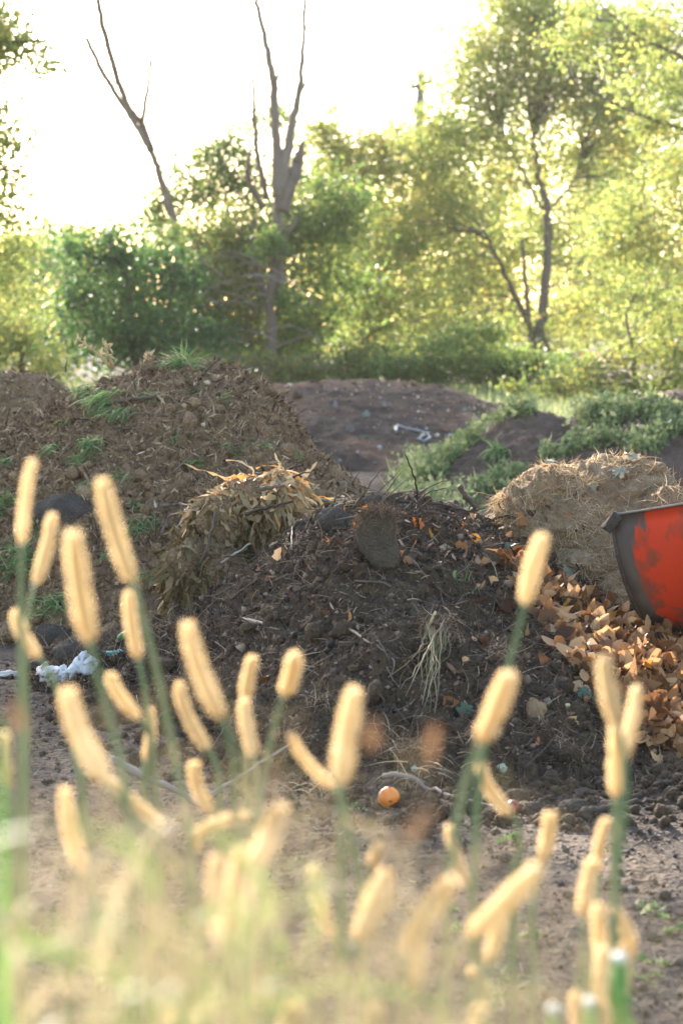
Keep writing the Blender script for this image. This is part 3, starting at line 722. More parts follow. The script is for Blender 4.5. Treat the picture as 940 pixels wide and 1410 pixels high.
# dangling bunch of pale roots/stalks on the slope
p, n = hit(605, 868)
t = thing('stalk_bunch', 'bunch of limp pale green and straw stalks hanging down the black slope', 'stalk bunch', p)
rng = np.random.default_rng(500); b = MB()
for k in range(22):
    u1 = 600 + rng.normal(0, 9); v1 = 866 + rng.normal(0, 8)
    ue = 590 + rng.normal(0, 15) - (k % 2) * 12; ve = rng.uniform(905, 985)
    A = at(u1, v1, p[1] - .06); E, _ = hit(ue, ve); E = at(ue, ve, E[1] - .01)
    Mp = at((u1 + ue) / 2 + rng.normal(0, 13) + 6, (v1 + ve) / 2 - 10, (A[1] + E[1]) / 2 - .05)
    V, T, Q = tube(wob(bez(A, Mp, E, 9), .0045, rng), np.linspace(.0026, .0011, 9), 5); b.add(V, T, Q, rnd=rng.random())
b.build('stalks', M['limp'], t)
b = MB(); pp = np.array([at(605 + np.clip(rng.normal(0, 16), -26, 26), 868 + np.clip(rng.normal(0, 14), -24, 24), p[1] - .05) for _ in range(420)])
V, Qd, m = ribbons(pp, rng.normal(size=pp.shape) + np.array((0, -.2, -.3)), rng.uniform(.02, .06, len(pp)), .0022, k=6, curl=2.5, droop=.8, seed=501)
b.add(V, Q=Qd, rnd=rep(rng.random(len(pp)), m)); b.build('crown_roots', M['root'], t)
b = MB(); pp = np.array([at(598 + rng.normal(0, 12), 880 + rng.normal(0, 14), p[1] - .06) for _ in range(14)])
V, Qd, m = ribbons(pp, rng.normal(size=pp.shape) * .4 + np.array((-.1, -.1, -1)), rng.uniform(.08, .18, len(pp)), .008, k=6, curl=.7, droop=.8, seed=503)
b.add(V, Q=Qd, rnd=rep(rng.uniform(.6, 1, len(pp)), m)); b.build('limp_blades', M['grassgreen'], t)

# root tufts on black slope
for k, (u, v, s) in enumerate([(690, 905, 1.0), (560, 1030, 1.2), (660, 1010, .8), (780, 1040, 1.0), (735, 1005, .8), (440, 965, .7), (240, 860, 1.0), (215, 835, .8)]):
    p, n = hit(u, v); rng = np.random.default_rng(510 + k); nn_ = int(160 * s)
    pp = p + rng.normal(0, .03 * s, (nn_, 3)) * np.array((1, .4, .7)) + n * .02
    V, Qd, m = ribbons(pp, rng.normal(size=pp.shape) + np.array((0, -.3, 0)), rng.uniform(.03, .1, nn_) * s, .0022, k=7, curl=2.2, droop=.9, seed=511 + k)
    b = MB(); b.add(V, Q=Qd, rnd=rep(rng.random(nn_), m))
    tag(b.build('root_tuft', M['root'], origin=tuple(p)), ['curly root tuft on the black slope right of the stalk bunch', 'wide tangle of roots above the orange tomato', 'small root tuft left of the blunt cob', 'root tuft at the right foot of the black slope', 'fine root tuft below the blunt cob', 'wispy root tuft on the black slope left of the middle', 'dry root tuft under the withered leaf clump', 'small dry tuft left of the withered leaf clump foot'][k], 'root tuft')

# ---------------------------------------------------------------- fallen leaves
def leaf_mesh(seed, mat, elong=1.0):
    rng = np.random.default_rng(seed)
    nu, nv = 7, 5
    u = np.linspace(0, 1, nu); v = np.linspace(-1, 1, nv)
    U, Vv = np.meshgrid(u, v, indexing='ij')
    w = np.sin(PI * U ** .8) ** .75 * (.36 + .05 * rng.normal()) / elong
    w = w * (1 + .18 * rng.normal(size=(nu, 1)) * (np.abs(Vv) > .4))
    x = U - .5; y = Vv * w + .06 * rng.normal() * np.sin(PI * U)
    z = rng.uniform(.4, 2.6) * (y ** 2) * 2.2 + rng.uniform(-1.3, 1.5) * (x ** 2) + .05 * rng.normal(size=U.shape)
    tw = rng.uniform(-.7, .7) * x
    y2 = y * np.cos(tw) - z * np.sin(tw); z2 = y * np.sin(tw) + z * np.cos(tw)
    P, Q = gridmesh(x, y2, z2)
    b = MB(); b.add(P, Q=Q, rnd=rng.random())
    V, T, Qt = tube([(-.5, 0, z2[0, 2]), (-.62, .02, z2[0, 2] + .04), (-.74, .05, z2[0, 2] + .02)], .012, 4); b.add(V, T, Qt, rnd=.3)
    return b.mesh('dry_leaf', mat, True)
LM = [leaf_mesh(600 + k, M['dryleaf'], 1 + .3 * (k % 4)) for k in range(26)]

def in_drift(u, v):
    # region of the drift in the photo: top tongue near (740,760) widening to the right edge
    lo = np.interp(u, [690, 720, 745, 780, 850, 900, 940, 1000], [760, 765, 775, 800, 835, 860, 875, 890])
    hi = np.interp(u, [690, 720, 745, 780, 800, 850, 900, 940, 1000], [770, 800, 850, 900, 930, 975, 1015, 1045, 1060])
    return lo < v < hi
rng = np.random.default_rng(620)
def drop_leaf(u, v, size, label, group, lift=.012, name='dry_leaf', data=None, cat='leaf', tilt=.55):
    p, n = hit(u, v, 5)
    me = data or LM[rng.integers(len(LM))]
    o = bpy.data.objects.new(name, me); COL.objects.link(o)
    nn_ = nrm(n + rng.normal(0, tilt, 3) + np.array((0, -.25, 0)))
    q = Vector(nn_).to_track_quat('Z', 'Y') @ Matrix.Rotation(rng.uniform(0, 2 * PI), 3, 'Z').to_quaternion()
    o.rotation_mode = 'QUATERNION'; o.rotation_quaternion = q
    o.location = [float(c) for c in p + n * lift]; o.scale = (size,) * 3
    return tag(o, label, cat, group)
n_l = 0
while n_l < 255:
    u, v = rng.uniform(675, 975), rng.uniform(730, 1050)
    if not in_drift(u, v): continue
    if u < 760 and rng.random() < .45: continue
    drop_leaf(u, v, rng.choice([.04, .055, .07, .085]) * rng.uniform(.8, 1.15), 'curled tan dry leaf in the drift sloping down below hay and bucket', 'dry leaves in the drift below the bucket', lift=rng.uniform(.010, .035), tilt=.8); n_l += 1
# the leaves underneath
P_, N_ = [], []
while len(P_) < 1300:
    u, v = rng.uniform(700, 1010), rng.uniform(745, 1060)
    if not in_drift(u, v - 4): continue
    p, n = hit(u, v, 6); P_.append(p + n * rng.uniform(.0, .014)); N_.append(n)
P_, N_ = np.array(P_), np.array(N_)
V, Qd, m = ribbons(P_, tang(N_, rng, .15), rng.uniform(.045, .075, len(P_)), rng.uniform(.03, .05, len(P_)), k=4, curl=.5, seed=630, up=N_ + rng.normal(0, .5, N_.shape), taper=False)
b = MB(); b.add(V, Q=Qd, rnd=rep(rng.random(len(P_)) * .8, m))
tag(b.build('leaf_layer', M['dryleaf'], smooth=True), 'packed lower layer of brown leaves under the drift', 'leaf litter', kind='stuff')
# broken leaf scraps worked into the ridge and the right slope of the black heap
P_, N_ = [], []
while len(P_) < 750:
    u, v = rng.normal(600, 80), rng.normal(735, 38)
    if rng.random() < .35: u, v = rng.uniform(600, 800), rng.uniform(760, 1040)
    if rng.random() < .12: u, v = rng.uniform(350, 500), rng.uniform(690, 860)
    p, n = hit(u, v, 6)
    if p[1] > 9.6: continue
    P_.append(p + n * rng.uniform(.002, .012)); N_.append(n)
P_, N_ = np.array(P_), np.array(N_)
V, Qd, m = ribbons(P_, tang(N_, rng, .15), rng.gamma(3, .007, len(P_)) + .008, rng.gamma(3, .0028, len(P_)) + .003, k=3, curl=.9, seed=640, up=N_ + rng.normal(0, .7, N_.shape), taper=False)
M['scrap_leaf'] = mat_rnd('leaf_scraps', [(0, (.05, .028, .018)), (.55, (.12, .06, .035)), (.85, (.24, .13, .07)), (.96, (.48, .32, .20)), (1, (.6, .16, .03))], transl=.2, rough=.6)
b = MB(); b.add(V, Q=Qd, rnd=rep(rng.random(len(P_)), m))
tag(b.build('leaf_scraps', M['scrap_leaf']), 'reddish brown torn leaf scraps mixed into the top and right slope of the middle heap', 'leaf litter', kind='stuff')
# loose leaves elsewhere on the heaps
for (u, v) in [(620, 745), (597, 735), (668, 775), (655, 740), (690, 760), (700, 735), (715, 720), (640, 752), (470, 745), (385, 758), (680, 800), (655, 715), (560, 770), (720, 800), (700, 830), (730, 870), (860, 935), (745, 905), (790, 990), (768, 1000), (660, 880), (640, 910), (620, 960), (480, 850), (430, 830), (365, 930), (300, 960), (910, 1050), (800, 960)]:
    drop_leaf(u, v, rng.uniform(.035, .06), 'single loose brown leaf lying apart on the black slope', 'loose brown leaves on the black slope')
OL = [leaf_mesh(660 + k, M['orange_leaf'], 1.2) for k in range(3)]
for k, (u, v, s, lab) in enumerate([(578, 719, .075, 'bright orange leaf lit on the twiggy ridge right of the clay block'), (566, 716, .05, 'small orange leaf touching the bright one on the ridge'), (452, 741, .035, 'small orange leaf left of the clay block'),
                                   (600, 731, .03, 'red-orange scrap of leaf below the ridge twigs'), (545, 762, .03, 'tiny orange leaf at the right side of the clay block'), (497, 700, .045, 'orange leaf among twigs left of the clay block top'),
                                   (203, 838, .04, 'orange peel-like leaf at the left foot of the middle heap'), (655, 700, .04, 'orange leaf at the hay wisps'), (635, 722, .03, 'little orange leaf between ridge and hay')]):
    drop_leaf(u, v, s * .72, lab, None, lift=.02, name='orange_leaf', data=OL[k % 3])
# big pale maple-like leaf + dark green leaves
def lobed(size, seed, mat):
    rng = np.random.default_rng(seed); n = 40
    a = np.linspace(0, 2 * PI, n, endpoint=False)
    r = .5 * (.62 + .38 * np.abs(np.cos(2.5 * a)) ** .8) * (1 + .06 * rng.normal(size=n))
    V = [(0, 0, .04)] + [(r[i] * math.cos(a[i]) * .55, r[i] * math.sin(a[i]) * .55, .03 * rng.normal()) for i in range(n)] + [(r[i] * math.cos(a[i]), r[i] * math.sin(a[i]), .05 * math.sin(3 * a[i]) + .03 * rng.normal()) for i in range(n)]
    T = [(0, 1 + i, 1 + (i + 1) % n) for i in range(n)]
    Q = [(1 + i, 1 + n + i, 1 + n + (i + 1) % n, 1 + (i + 1) % n) for i in range(n)]
    b = MB(); b.add(np.array(V) * size, T, Q, rnd=.5)
    V, T, Q = tube(np.array([(-.1, 0, .02), (-.5, .02, .06), (-.85, .08, .02)]) * size, .004, 5); b.add(V, T, Q, rnd=.3)
    return b.mesh('lobed_leaf', mat, True)
M['paleleaf'] = mat_rnd('pale_green_leaf', [(0, (0.24, 0.23, 0.15)), (1, (0.40, 0.38, 0.27))], transl=.3, rough=.6, noise=.3, nscale=20)
M['darkleaf'] = mat_rnd('dark_green_leaf', [(0, (0.06, 0.09, 0.06)), (1, (0.12, 0.17, 0.11))], transl=.2, rough=.5, noise=.3, nscale=20)
for (u, v, s, mt, lab) in [(787, 793, .12, 'paleleaf', 'large pale green lobed leaf lying at the top of the leaf drift'), (818, 672, .05, 'paleleaf', 'grey-green leaf on the face of the hay'), (872, 632, .06, 'paleleaf', 'pale papery leaf on top of the hay'), (852, 650, .07, 'paleleaf', 'grey leaf pressed into the hay near its crest'),
                           (752, 640, .05, 'paleleaf', 'pale leaf at the left crest of the hay'), (700, 757, .055, 'darkleaf', 'dark green leaf left of the drift'), (803, 957, .06, 'darkleaf', 'dark green leaf at the lower edge of the drift'), (862, 940, .05, 'darkleaf', 'dark green leaf among the tan leaves'),
                           (640, 975, .05, 'darkleaf', 'grey-green crumpled leaf low on the black slope'), (840, 828, .03, 'paleleaf', 'teal-grey leaf scrap beneath the hay')]:
    drop_leaf(u, v, 1.0, lab, None, lift=.02, name='lobed_leaf', data=lobed(s, int(u), M[mt]), tilt=.25)

# ---------------------------------------------------------------- bucket
def mat_paint():
    m, nt, nd, lk = mat_new('worn_red_paint')
    tc = nd.new('ShaderNodeTexCoord')
    n = nd.new('ShaderNodeTexNoise'); n.inputs['Scale'].default_value = 4; n.inputs['Detail'].default_value = 9; n.inputs['Roughness'].default_value = .72
    mp = nd.new('ShaderNodeMapping'); mp.inputs['Scale'].default_value = (1.0, 1.0, .45)
    lk.new(tc.outputs['Object'], mp.inputs['Vector']); lk.new(mp.outputs[0], n.inputs['Vector'])
    a = nd.new('ShaderNodeAttribute'); a.attribute_name = 'rnd'      # bare steel along the rubbed edges
    s = nd.new('ShaderNodeMath'); s.operation = 'MULTIPLY_ADD'; s.inputs[1].default_value = .55; lk.new(n.outputs['Fac'], s.inputs[0])
    lk.new(a.outputs['Fac'], s.inputs[2])
    th = ramp(nd, [(.655, (0, 0, 0)), (.68, (1, 1, 1))]); lk.new(s.outputs[0], th.inputs['Fac'])
    n2 = nd.new('ShaderNodeTexNoise'); n2.inputs['Scale'].default_value = 9; n2.inputs['Detail'].default_value = 8
    mp2 = nd.new('ShaderNodeMapping'); mp2.inputs['Scale'].default_value = (1, 1, .25); mp2.inputs['Rotation'].default_value = (0, .5, 0)
    lk.new(tc.outputs['Object'], mp2.inputs['Vector']); lk.new(mp2.outputs[0], n2.inputs['Vector'])
    red = ramp(nd, [(.3, (.86, .065, .02)), (.50, (.82, .07, .025)), (.58, (.40, .08, .045)), (.75, (.20, .11, .08))]); lk.new(n2.outputs['Fac'], red.inputs['Fac'])
    stl = ramp(nd, [(.3, (.075, .062, .055)), (.7, (.17, .14, .12))]); lk.new(n2.outputs['Fac'], stl.inputs['Fac'])
    mx = nd.new('ShaderNodeMix'); mx.data_type = 'RGBA'; lk.new(th.outputs['Color'], mx.inputs[0]); lk.new(red.outputs['Color'], mx.inputs[7]); lk.new(stl.outputs['Color'], mx.inputs[6])
    p = nd.new('ShaderNodeBsdfPrincipled'); p.inputs['Roughness'].default_value = .55; lk.new(mx.outputs[2], p.inputs['Base Color'])
    bp = nd.new('ShaderNodeBump'); bp.inputs['Strength'].default_value = .25; bp.inputs['Distance'].default_value = .003; lk.new(th.outputs['Color'], bp.inputs['Height']); lk.new(bp.outputs[0], p.inputs['Normal'])
    out = nd.new('ShaderNodeOutputMaterial'); lk.new(p.outputs[0], out.inputs[0])
    return m
M['paint'] = mat_paint()
M['steel'] = mat_soil('worn_steel', [(.35, (.045, .036, .031)), (.6, (.085, .07, .06)), (.8, (.15, .125, .105))], 9, 60, bump=.2, dist=.002, rough=.6)
M['edge'] = mat_soil('polished_edge', [(.35, (.16, .13, .11)), (.7, (.32, .27, .23))], 9, 60, bump=.1, dist=.001, rough=.4)
tip = at(846, 711, 7.95)
ang = math.radians(-30)
wv = np.array((math.cos(ang), math.sin(ang), 0.19)); pv = np.array((-math.sin(ang), math.cos(ang), 0)); zv = np.array((0, 0, 1.0))
t = thing('loader_bucket', 'red-painted loader bucket with scraped bare steel reaching in from the right', 'loader bucket', tip)
# side profile (distance away along pv, height): from the cutting edge down round the belly and up the back
prof = []
for k in range(25):
    s = k / 24
    prof.append((0.62 * s ** 1.45, -.475 * math.sin(s * PI / 2) ** .92))
back = [(0.68, -.47), (.78, -.43), (.84, -.33), (.86, -.2), (.86, -.1)]
prof = np.array(prof + back)
Wd = 1.5
def pt(a, c, w): return tip + pv * a + zv * c + wv * w
nW = 60
b = MB(); Vs, Rs = [], []
dpr = np.gradient(prof, axis=0); nr = np.stack([-dpr[:, 1], dpr[:, 0]], -1); nr /= np.linalg.norm(nr, axis=1)[:, None]
for lay, off in ((0, 0), (1, .012)):
    for i, (a, c) in enumerate(prof + nr * off * 1.0):
        for j in range(nW + 1):
            w = Wd * j / nW
            Vs.append(pt(a, c, w))
            arc = i / 24
            # bare metal: along the side edge, at the belly and in a strip under the lip's left end
            bare = 1.4 - 2.2 * abs(arc - .36)
            edge = min(1, w / .06)
            Rs.append(.10 + .38 * min(edge ** 1.2, 1) * max(0, min(1, bare)) + (.08 if w > .12 else 0))
npf = len(prof); S = nW + 1
Q = []
for i in range(npf - 1):
    for j in range(nW):
        a0 = i * S + j
        Q.append((a0, a0 + 1, a0 + S + 1, a0 + S))
        a1 = a0 + npf * S
        Q.append((a1, a1 + S, a1 + S + 1, a1 + 1))
for i in range(npf - 1):
    for j in (0, nW):
        a0 = i * S + j; Q.append((a0, a0 + S, a0 + S + npf * S, a0 + npf * S))
for j in range(nW):
    for i in (0, npf - 1):
        a0 = i * S + j; Q.append((a0, a0 + 1, a0 + 1 + npf * S, a0 + npf * S))
b.add(Vs, Q=Q, rnd=np.array(Rs)); b.build('bucket_shell', M['paint'], t, smooth=False)
# side plates (2 ends)
def plate(w0, w1):
    out = list(prof); V = [pt(a, c, w0) for a, c in out] + [pt(a, c, w1) for a, c in out]
    n = len(out); cen = np.mean(out, axis=0); V += [pt(*cen, w0), pt(*cen, w1)]
    T = []
    Q = []
    for i in range(n):
        j = (i + 1) % n
        T.append((2 * n, j, i)); T.append((2 * n + 1, n + i, n + j)); Q.append((i, j, n + j, n + i))
    return V, T, Q
for w0 in (-.014, Wd + .002):
    V, T, Q = plate(w0, w0 + .012); bb_ = MB(); bb_.add(V, T, Q, rnd=.2); bb_.build('side_plate', M['steel'], t)
def boxm(o, ax, ay, az, sx, sy, sz, bev=.0):
    c = np.array([(x, y, z) for x in (-1, 1) for y in (-1, 1) for z in (-1, 1)], float)
    V = o + c[:, :1] * ax * sx / 2 + c[:, 1:2] * ay * sy / 2 + c[:, 2:] * az * sz / 2
    return V, [], [(0, 1, 3, 2), (4, 6, 7, 5), (0, 4, 5, 1), (2, 3, 7, 6), (0, 2, 6, 4), (1, 5, 7, 3)]
# cutting edge: thin polished lip
V, T, Q = boxm(tip + wv * (Wd / 2) + zv * .006 + pv * .006, wv, pv, zv, Wd + .03, .03, .007); b = MB(); b.add(V, T, Q, rnd=.5); b.build('cutting_edge', M['edge'], t)
# corner bit: worn wedge bolted at the corner
cb = at(841, 720, 7.94)
ca, sa_ = math.cos(math.radians(-38)), math.sin(math.radians(-38))
xa, za = np.array((ca, 0, -sa_ * -1)), np.array((sa_ * -1, 0, ca))
M['wedge'] = mat_soil('caked_wedge', [(.35, (.035, .025, .018)), (.6, (.07, .052, .04)), (.8, (.12, .09, .07))], 14, 80, bump=.6, dist=.004, rough=.9)
V, T, Q = boxm(cb, xa, np.array((0, 1., 0)), za, .042, .05, .075)
V = cb + (V - cb) * np.where((V - cb)[:, 2:] < 0, .8, 1.0) + np.random.default_rng(3).normal(0, .003, V.shape)
b = MB(); b.add(V, T, Q, rnd=.5); cbit = b.build('corner_bit', M['wedge'], t)
md = cbit.modifiers.new('bevel', 'BEVEL'); md.width = .006; md.segments = 2

# ---------------------------------------------------------------- small finds
def m_simple(name, col, rough=.5, noise=None, ns=20, spec=.4, sub=0):
    m, nt, nd, lk = mat_new(name)
    p = nd.new('ShaderNodeBsdfPrincipled'); p.inputs['Base Color'].default_value = (*col, 1); p.inputs['Roughness'].default_value = rough
    p.inputs['Specular IOR Level'].default_value = spec
    if noise:
        tc = nd.new('ShaderNodeTexCoord'); n = nd.new('ShaderNodeTexNoise'); n.inputs['Scale'].default_value = ns; n.inputs['Detail'].default_value = 5
        lk.new(tc.outputs['Object'], n.inputs['Vector'])
        r = ramp(nd, [(noise[0], col), (noise[0] + .05, noise[1])]); lk.new(n.outputs['Fac'], r.inputs['Fac']); lk.new(r.outputs['Color'], p.inputs['Base Color'])
    out = nd.new('ShaderNodeOutputMaterial'); lk.new(p.outputs[0], out.inputs[0])
    return m
p, n = hit(535, 1110)
c = at(535, 1098, p[1] - .01); r = 15.5 * c[1] / F
P, Q, N = lump(c, (r, r, r * .95), 700, 30, .0, 2, .012)
d_ = P - c; a_ = np.arctan2(d_[..., 1] + r * .3, d_[..., 0]); P = c + d_ * (1 - .05 * np.abs(np.cos(a_ * 2.5))[..., None] ** 6 * np.clip(d_[..., 2:3] / r + .3, 0, 1))
t = thing('tomato', 'rotting orange tomato with black blotches on the dirt in front of the middle heap', 'tomato', c - np.array((0, 0, r)))
b = MB(); b.add(P, Q=Q, rnd=.5); b.build('fruit', m_simple('tomato_skin', (.85, .22, .02), .32, (.55, (.07, .035, .02)), 34), t, smooth=True)
V, T, Q = tube([c + np.array((0, -.2 * r, r * .78)), c + np.array((.1 * r, -.25 * r, r * 1.02))], (.003, .002), 6); b = MB(); b.add(V, T, Q, rnd=.2); b.build('stem_scar', M['twig'], t)
p, n = hit(708, 1122); c = at(706, 1112, p[1] - .01)
P, Q, N = lump(c, (.018, .018, .02), 702, 20, .08, 2, .02); b = MB(); b.add(P, Q=Q, rnd=.5)
tag(b.build('crab_apple', m_simple('dark_red_skin', (.22, .02, .015), .3, (.6, (.06, .02, .015)), 60), smooth=True, origin=tuple(c)), 'small dark red rotten apple half hidden by a foxtail stem', 'apple')
p, n = hit(172, 890); c = at(173, 876, p[1] + .0)
pts = bez(c + np.array((-.028, 0, -.012)), c + np.array((0, 0, .012)), c + np.array((.055, .01, .008)), 12); rr = .016 * np.sin(np.linspace(.12, PI - .12, 12)) ** .4
V, T, Q = tube(pts, rr, 14); b = MB(); b.add(V, T, Q, rnd=.5); tag(b.build('cucumber', m_simple('cucumber_skin', (.06, .16, .04), .35, (.55, (.12, .24, .07)), 50), smooth=True, origin=tuple(c)), 'small green cucumber lying on the heap at left behind a foxtail', 'cucumber')
# white cloth
rng = np.random.default_rng(710)
M['cloth'] = m_simple('white_rag', (.58, .57, .56), .85, (.55, (.34, .30, .26)), 30)
cl = []
for (u, v) in [(58, 925), (70, 928), (84, 930), (96, 928), (106, 922), (116, 916), (126, 918), (133, 924)]:
    p, n = hit(u, v); cl.append(at(u, v - 5, p[1] - .02))
cl = np.array(cl); n = len(cl); tt = np.linspace(0, n - 1, 60); cl = np.stack([np.interp(tt, np.arange(n), cl[:, k]) for k in range(3)], -1)
V, T, Q = tube(cl, np.interp(tt, [0, 1, 2.5, 4, 5, 6, 7], [.02, .03, .016, .02, .042, .03, .012]), 22)
V = V + (fbm(V, 38, 4, seed=9, billow=True)[:, None] * np.array((.012, .012, .026)) + fbm(V, 90, 2, seed=4)[:, None] * .006)
b = MB(); b.add(V, T, Q, rnd=.5); tag(b.build('white_rag', M['cloth'], smooth=True, origin=tuple(cl[0])), 'crumpled dirty white rag at the left foot of the heaps', 'rag')
for (u, v, w, h, mat, lab, nm) in [(17, 925, 30, 12, (.62, .55, .48), 'pale sunlit flat scrap of paper left of the white rag', 'paper_scrap'), (68, 917, 13, 9, (.05, .065, .11), 'dark blue bottle cap resting on the white rag', 'bottle_cap'), (163, 893, 30, 10, (.20, .42, .38), 'torn teal plastic scrap right of the white rag', 'plastic_scrap'),
                                   (151, 889, 6, 5, (.8, .25, .04), 'tiny orange peel scrap beside the teal plastic', 'orange_peel'), (157, 866, 8, 7, (.45, .03, .06), 'small crimson berry cluster above the cucumber', 'berry'),
                                   (850, 1222, 28, 8, (.07, .045, .035), 'dark curled bark flake on the bare dirt at right', 'bark_flake'), (568, 1055, 8, 10, (.22, .36, .28), 'curled grey-green scrap among roots above the tomato', 'cabbage_scrap'), (780, 968, 7, 5, (.7, .6, .3), 'pale yellow leaf scrap under the drift', 'leaf_scrap'),
                                   (740, 972, 26, 34, (.30, .19, .10), 'blunt brown scaly corn cob on the black slope', 'corn_cob'), (690, 1055, 14, 12, (.35, .38, .28), 'pale crumpled scrap behind a foxtail stem', 'cabbage_scrap'), (608, 748, 30, 8, (.3, .2, .11), 'curved corn husk strip on the black slope', 'husk_strip'),
                                   (610, 752, 10, 8, (.42, .33, .22), 'pale husk end on the black slope right of the clay block', 'husk_strip')]:
    p, n = hit(u, v + h * .3); s = p[1] / F
    c = p + n * (h * .25 * s)
    P, Q, N = lump(c, (w / 2 * s, w / 3.5 * s, h / 2 * s), int(u), 20, .5 if nm != 'bottle_cap' else .05, 3.5, .2)
    b = MB(); b.add(P, Q=Q, rnd=.5); tag(b.build(nm, m_simple(nm, mat, .7, (.6, tuple(x * .6 for x in mat)), 60), smooth=True, origin=tuple(c)), lab, nm.replace('_', ' '))
# litter in the far soil heap
M['litter'] = m_simple('grey_plastic', (.34, .34, .34), .6)
wh = []
pth = [(546, 583), (548, 591), (549, 583), (562, 586), (575, 589), (585, 592), (590, 598), (586, 604), (580, 600), (583, 596)]
pts = np.array([hit(u, v)[0] + np.array((0, -.03, .0)) for u, v in pth]); rs = np.stack([np.interp(np.linspace(0, 9, 46), np.arange(10), pts[:, k]) for k in range(3)], -1)
V, T, Q = tube(rs, .010 * (1 + .3 * np.sin(np.arange(46) * 1.3)), 8); b = MB(); b.add(V, T, Q, rnd=.5)
tag(b.build('plastic_strip', M['litter'], smooth=True, origin=tuple(pts[0])), 'long twisted grey plastic strip hooked at one end on the far soil heap', 'plastic strip')
for (u, v, w, h, lab, col) in [(465, 556, 7, 18, 'hanging pale rag at the left of the far soil heap', (.36, .33, .31)), (508, 570, 12, 16, 'slanting grey-green rag on the far soil heap', (.30, .33, .27)), (531, 556, 8, 10, 'pale scrap near the top of the far soil heap', (.36, .32, .28)), (538, 572, 5, 8, 'small pale scrap left of the twisted strip', (.40, .36, .33)),
                               (525, 614, 9, 6, 'bright white scrap low on the far soil heap', (.8, .8, .8)), (526, 545, 5, 4, 'small whitish stone near the crest of the far soil heap', (.6, .57, .53)), (590, 587, 5, 4, 'white fleck above the hook of the twisted strip', (.65, .65, .65)), (616, 596, 7, 5, 'white fleck right of the twisted strip', (.7, .7, .72)), (502, 598, 7, 5, 'bright green scrap on the far soil heap', (.15, .36, .09)),
                               (492, 620, 5, 5, 'white pebble at the foot of the far soil heap', (.6, .58, .56)), (640, 561, 6, 6, 'teal scrap at the right end of the far soil heap', (.25, .45, .40)), (658, 572, 6, 5, 'pale stone at the right end of the far soil heap', (.55, .5, .45)), (472, 632, 5, 7, 'greyish scrap at the left foot of the far soil heap', (.4, .38, .36)), (516, 634, 8, 3, 'flat grey scrap at the foot of the far soil heap', (.38, .37, .36)), (575, 573, 4, 4, 'tiny pale pebble above the twisted strip', (.5, .45, .4)), (482, 590, 16, 20, 'broken pale stick lying on the far soil heap', (.26, .2, .17))]:
    p, n = hit(u, v); s = p[1] / F * .8; col = tuple(c_ * .62 for c_ in col)
    P, Q, N = lump(p + n * .004, (w / 2 * s, .012, h / 2 * s), int(u + v), 16, .6, 3, .2)
    b = MB(); b.add(P, Q=Q, rnd=.5); tag(b.build('litter_scrap', m_simple('scrap', col, .7), smooth=True, origin=tuple(p)), lab, 'litter scrap')

# ---------------------------------------------------------------- grass tufts on the heaps
def tuft(u, v, n, L, W, label, mat='grassgreen', spread=1.0, up=.4, sp_px=10, droop=1.2, seed=0, group=None, lean=0, leaves_=0):
    if mat == 'grassgreen' and n > 15: n = int(n * 1.7); W *= 1.25
    rng = np.random.default_rng(seed + int(u * 7 + v)); p, nn = hit(u, v); s = p[1] / F
    sp_px = min(sp_px, 3 + n * .35); pp = p + np.clip(np.stack([rng.normal(0, sp_px * s, n), rng.normal(0, sp_px * s, n), rng.normal(0, sp_px * s * .4, n)], -1), -2 * sp_px * s, 2 * sp_px * s) + nn * .005
    d = rng.normal(size=(n, 3)) * spread * np.array((1, .7, .5)) + np.array((lean, -.25, up)) + nn * .3
    V, Qd, m = ribbons(pp, d, rng.uniform(.5, 1, n) * L, rng.uniform(.6, 1, n) * W, k=6, curl=.5, droop=droop, seed=seed)
    b = MB(); b.add(V, Q=Qd, rnd=rep(rng.beta(2, 2, n), m))
    if leaves_:
        q = V.reshape(n, m, 3)[rng.integers(0, n, leaves_), rng.integers(m // 2, m, leaves_)]
        V, T = leafquads(q, rng.uniform(.02, .035, leaves_), rng, .6); b.add(V, T=T, rnd=rep(rng.random(leaves_), 4))
    return tag(b.build('grass_tuft', M[mat], origin=tuple(p)), label, 'grass tuft', group)
tuft(247, 500, 90, .17, .005, 'pale green grass tuft on the very crest of the tall left heap', up=.9, droop=1.8, sp_px=10)
tuft(150, 545, 60, .16, .006, 'long green grass bunch combed down the upper left of the tall heap', up=-.3, lean=-.7, droop=1.0, sp_px=16, spread=.4)
tuft(165, 562, 40, .12, .006, 'green grass bunch just beneath the combed bunch', up=-.3, lean=-.7, spread=.5, sp_px=12)
tuft(200, 545, 22, .15, .004, 'thin grass wisps beside the stick high on the tall heap', lean=1, up=.3, spread=.4)
tuft(128, 608, 46, .08, .006, 'dark green leafy clump on the middle of the tall heap', up=-.1, leaves_=20, sp_px=8)
tuft(112, 628, 24, .08, .006, 'smaller leafy clump below left of the dark green one', up=-.1, leaves_=10)
tuft(76, 615, 26, .09, .006, 'small green clump on the left side of the tall heap', up=-.1, lean=-.5)
tuft(265, 633, 20, .06, .005, 'small bright green sprig on the right half of the tall heap', up=.1, leaves_=14)
tuft(360, 610, 22, .06, .005, 'green sprig near the right flank of the tall heap', up=.1, leaves_=10)
tuft(325, 615, 22, .06, .005, 'grey-green sprig left of the right flank sprig', up=-.3, leaves_=5)
tuft(187, 690, 26, .08, .007, 'silvery green blades in the lower middle of the tall heap', up=-.6)
tuft(185, 725, 40, .12, .005, 'green grass splay right of the tallest foxtails', up=0)
tuft(210, 715, 30, .10, .005, 'yellowish green grass splay next to the green one', up=-.3)
tuft(275, 538, 8, .06, .006, 'small green shoot on the upper face of the tall heap', leaves_=8)
tuft(105, 528, 26, .07, .006, 'grey-green crumpled leaves at the left crest', leaves_=16)
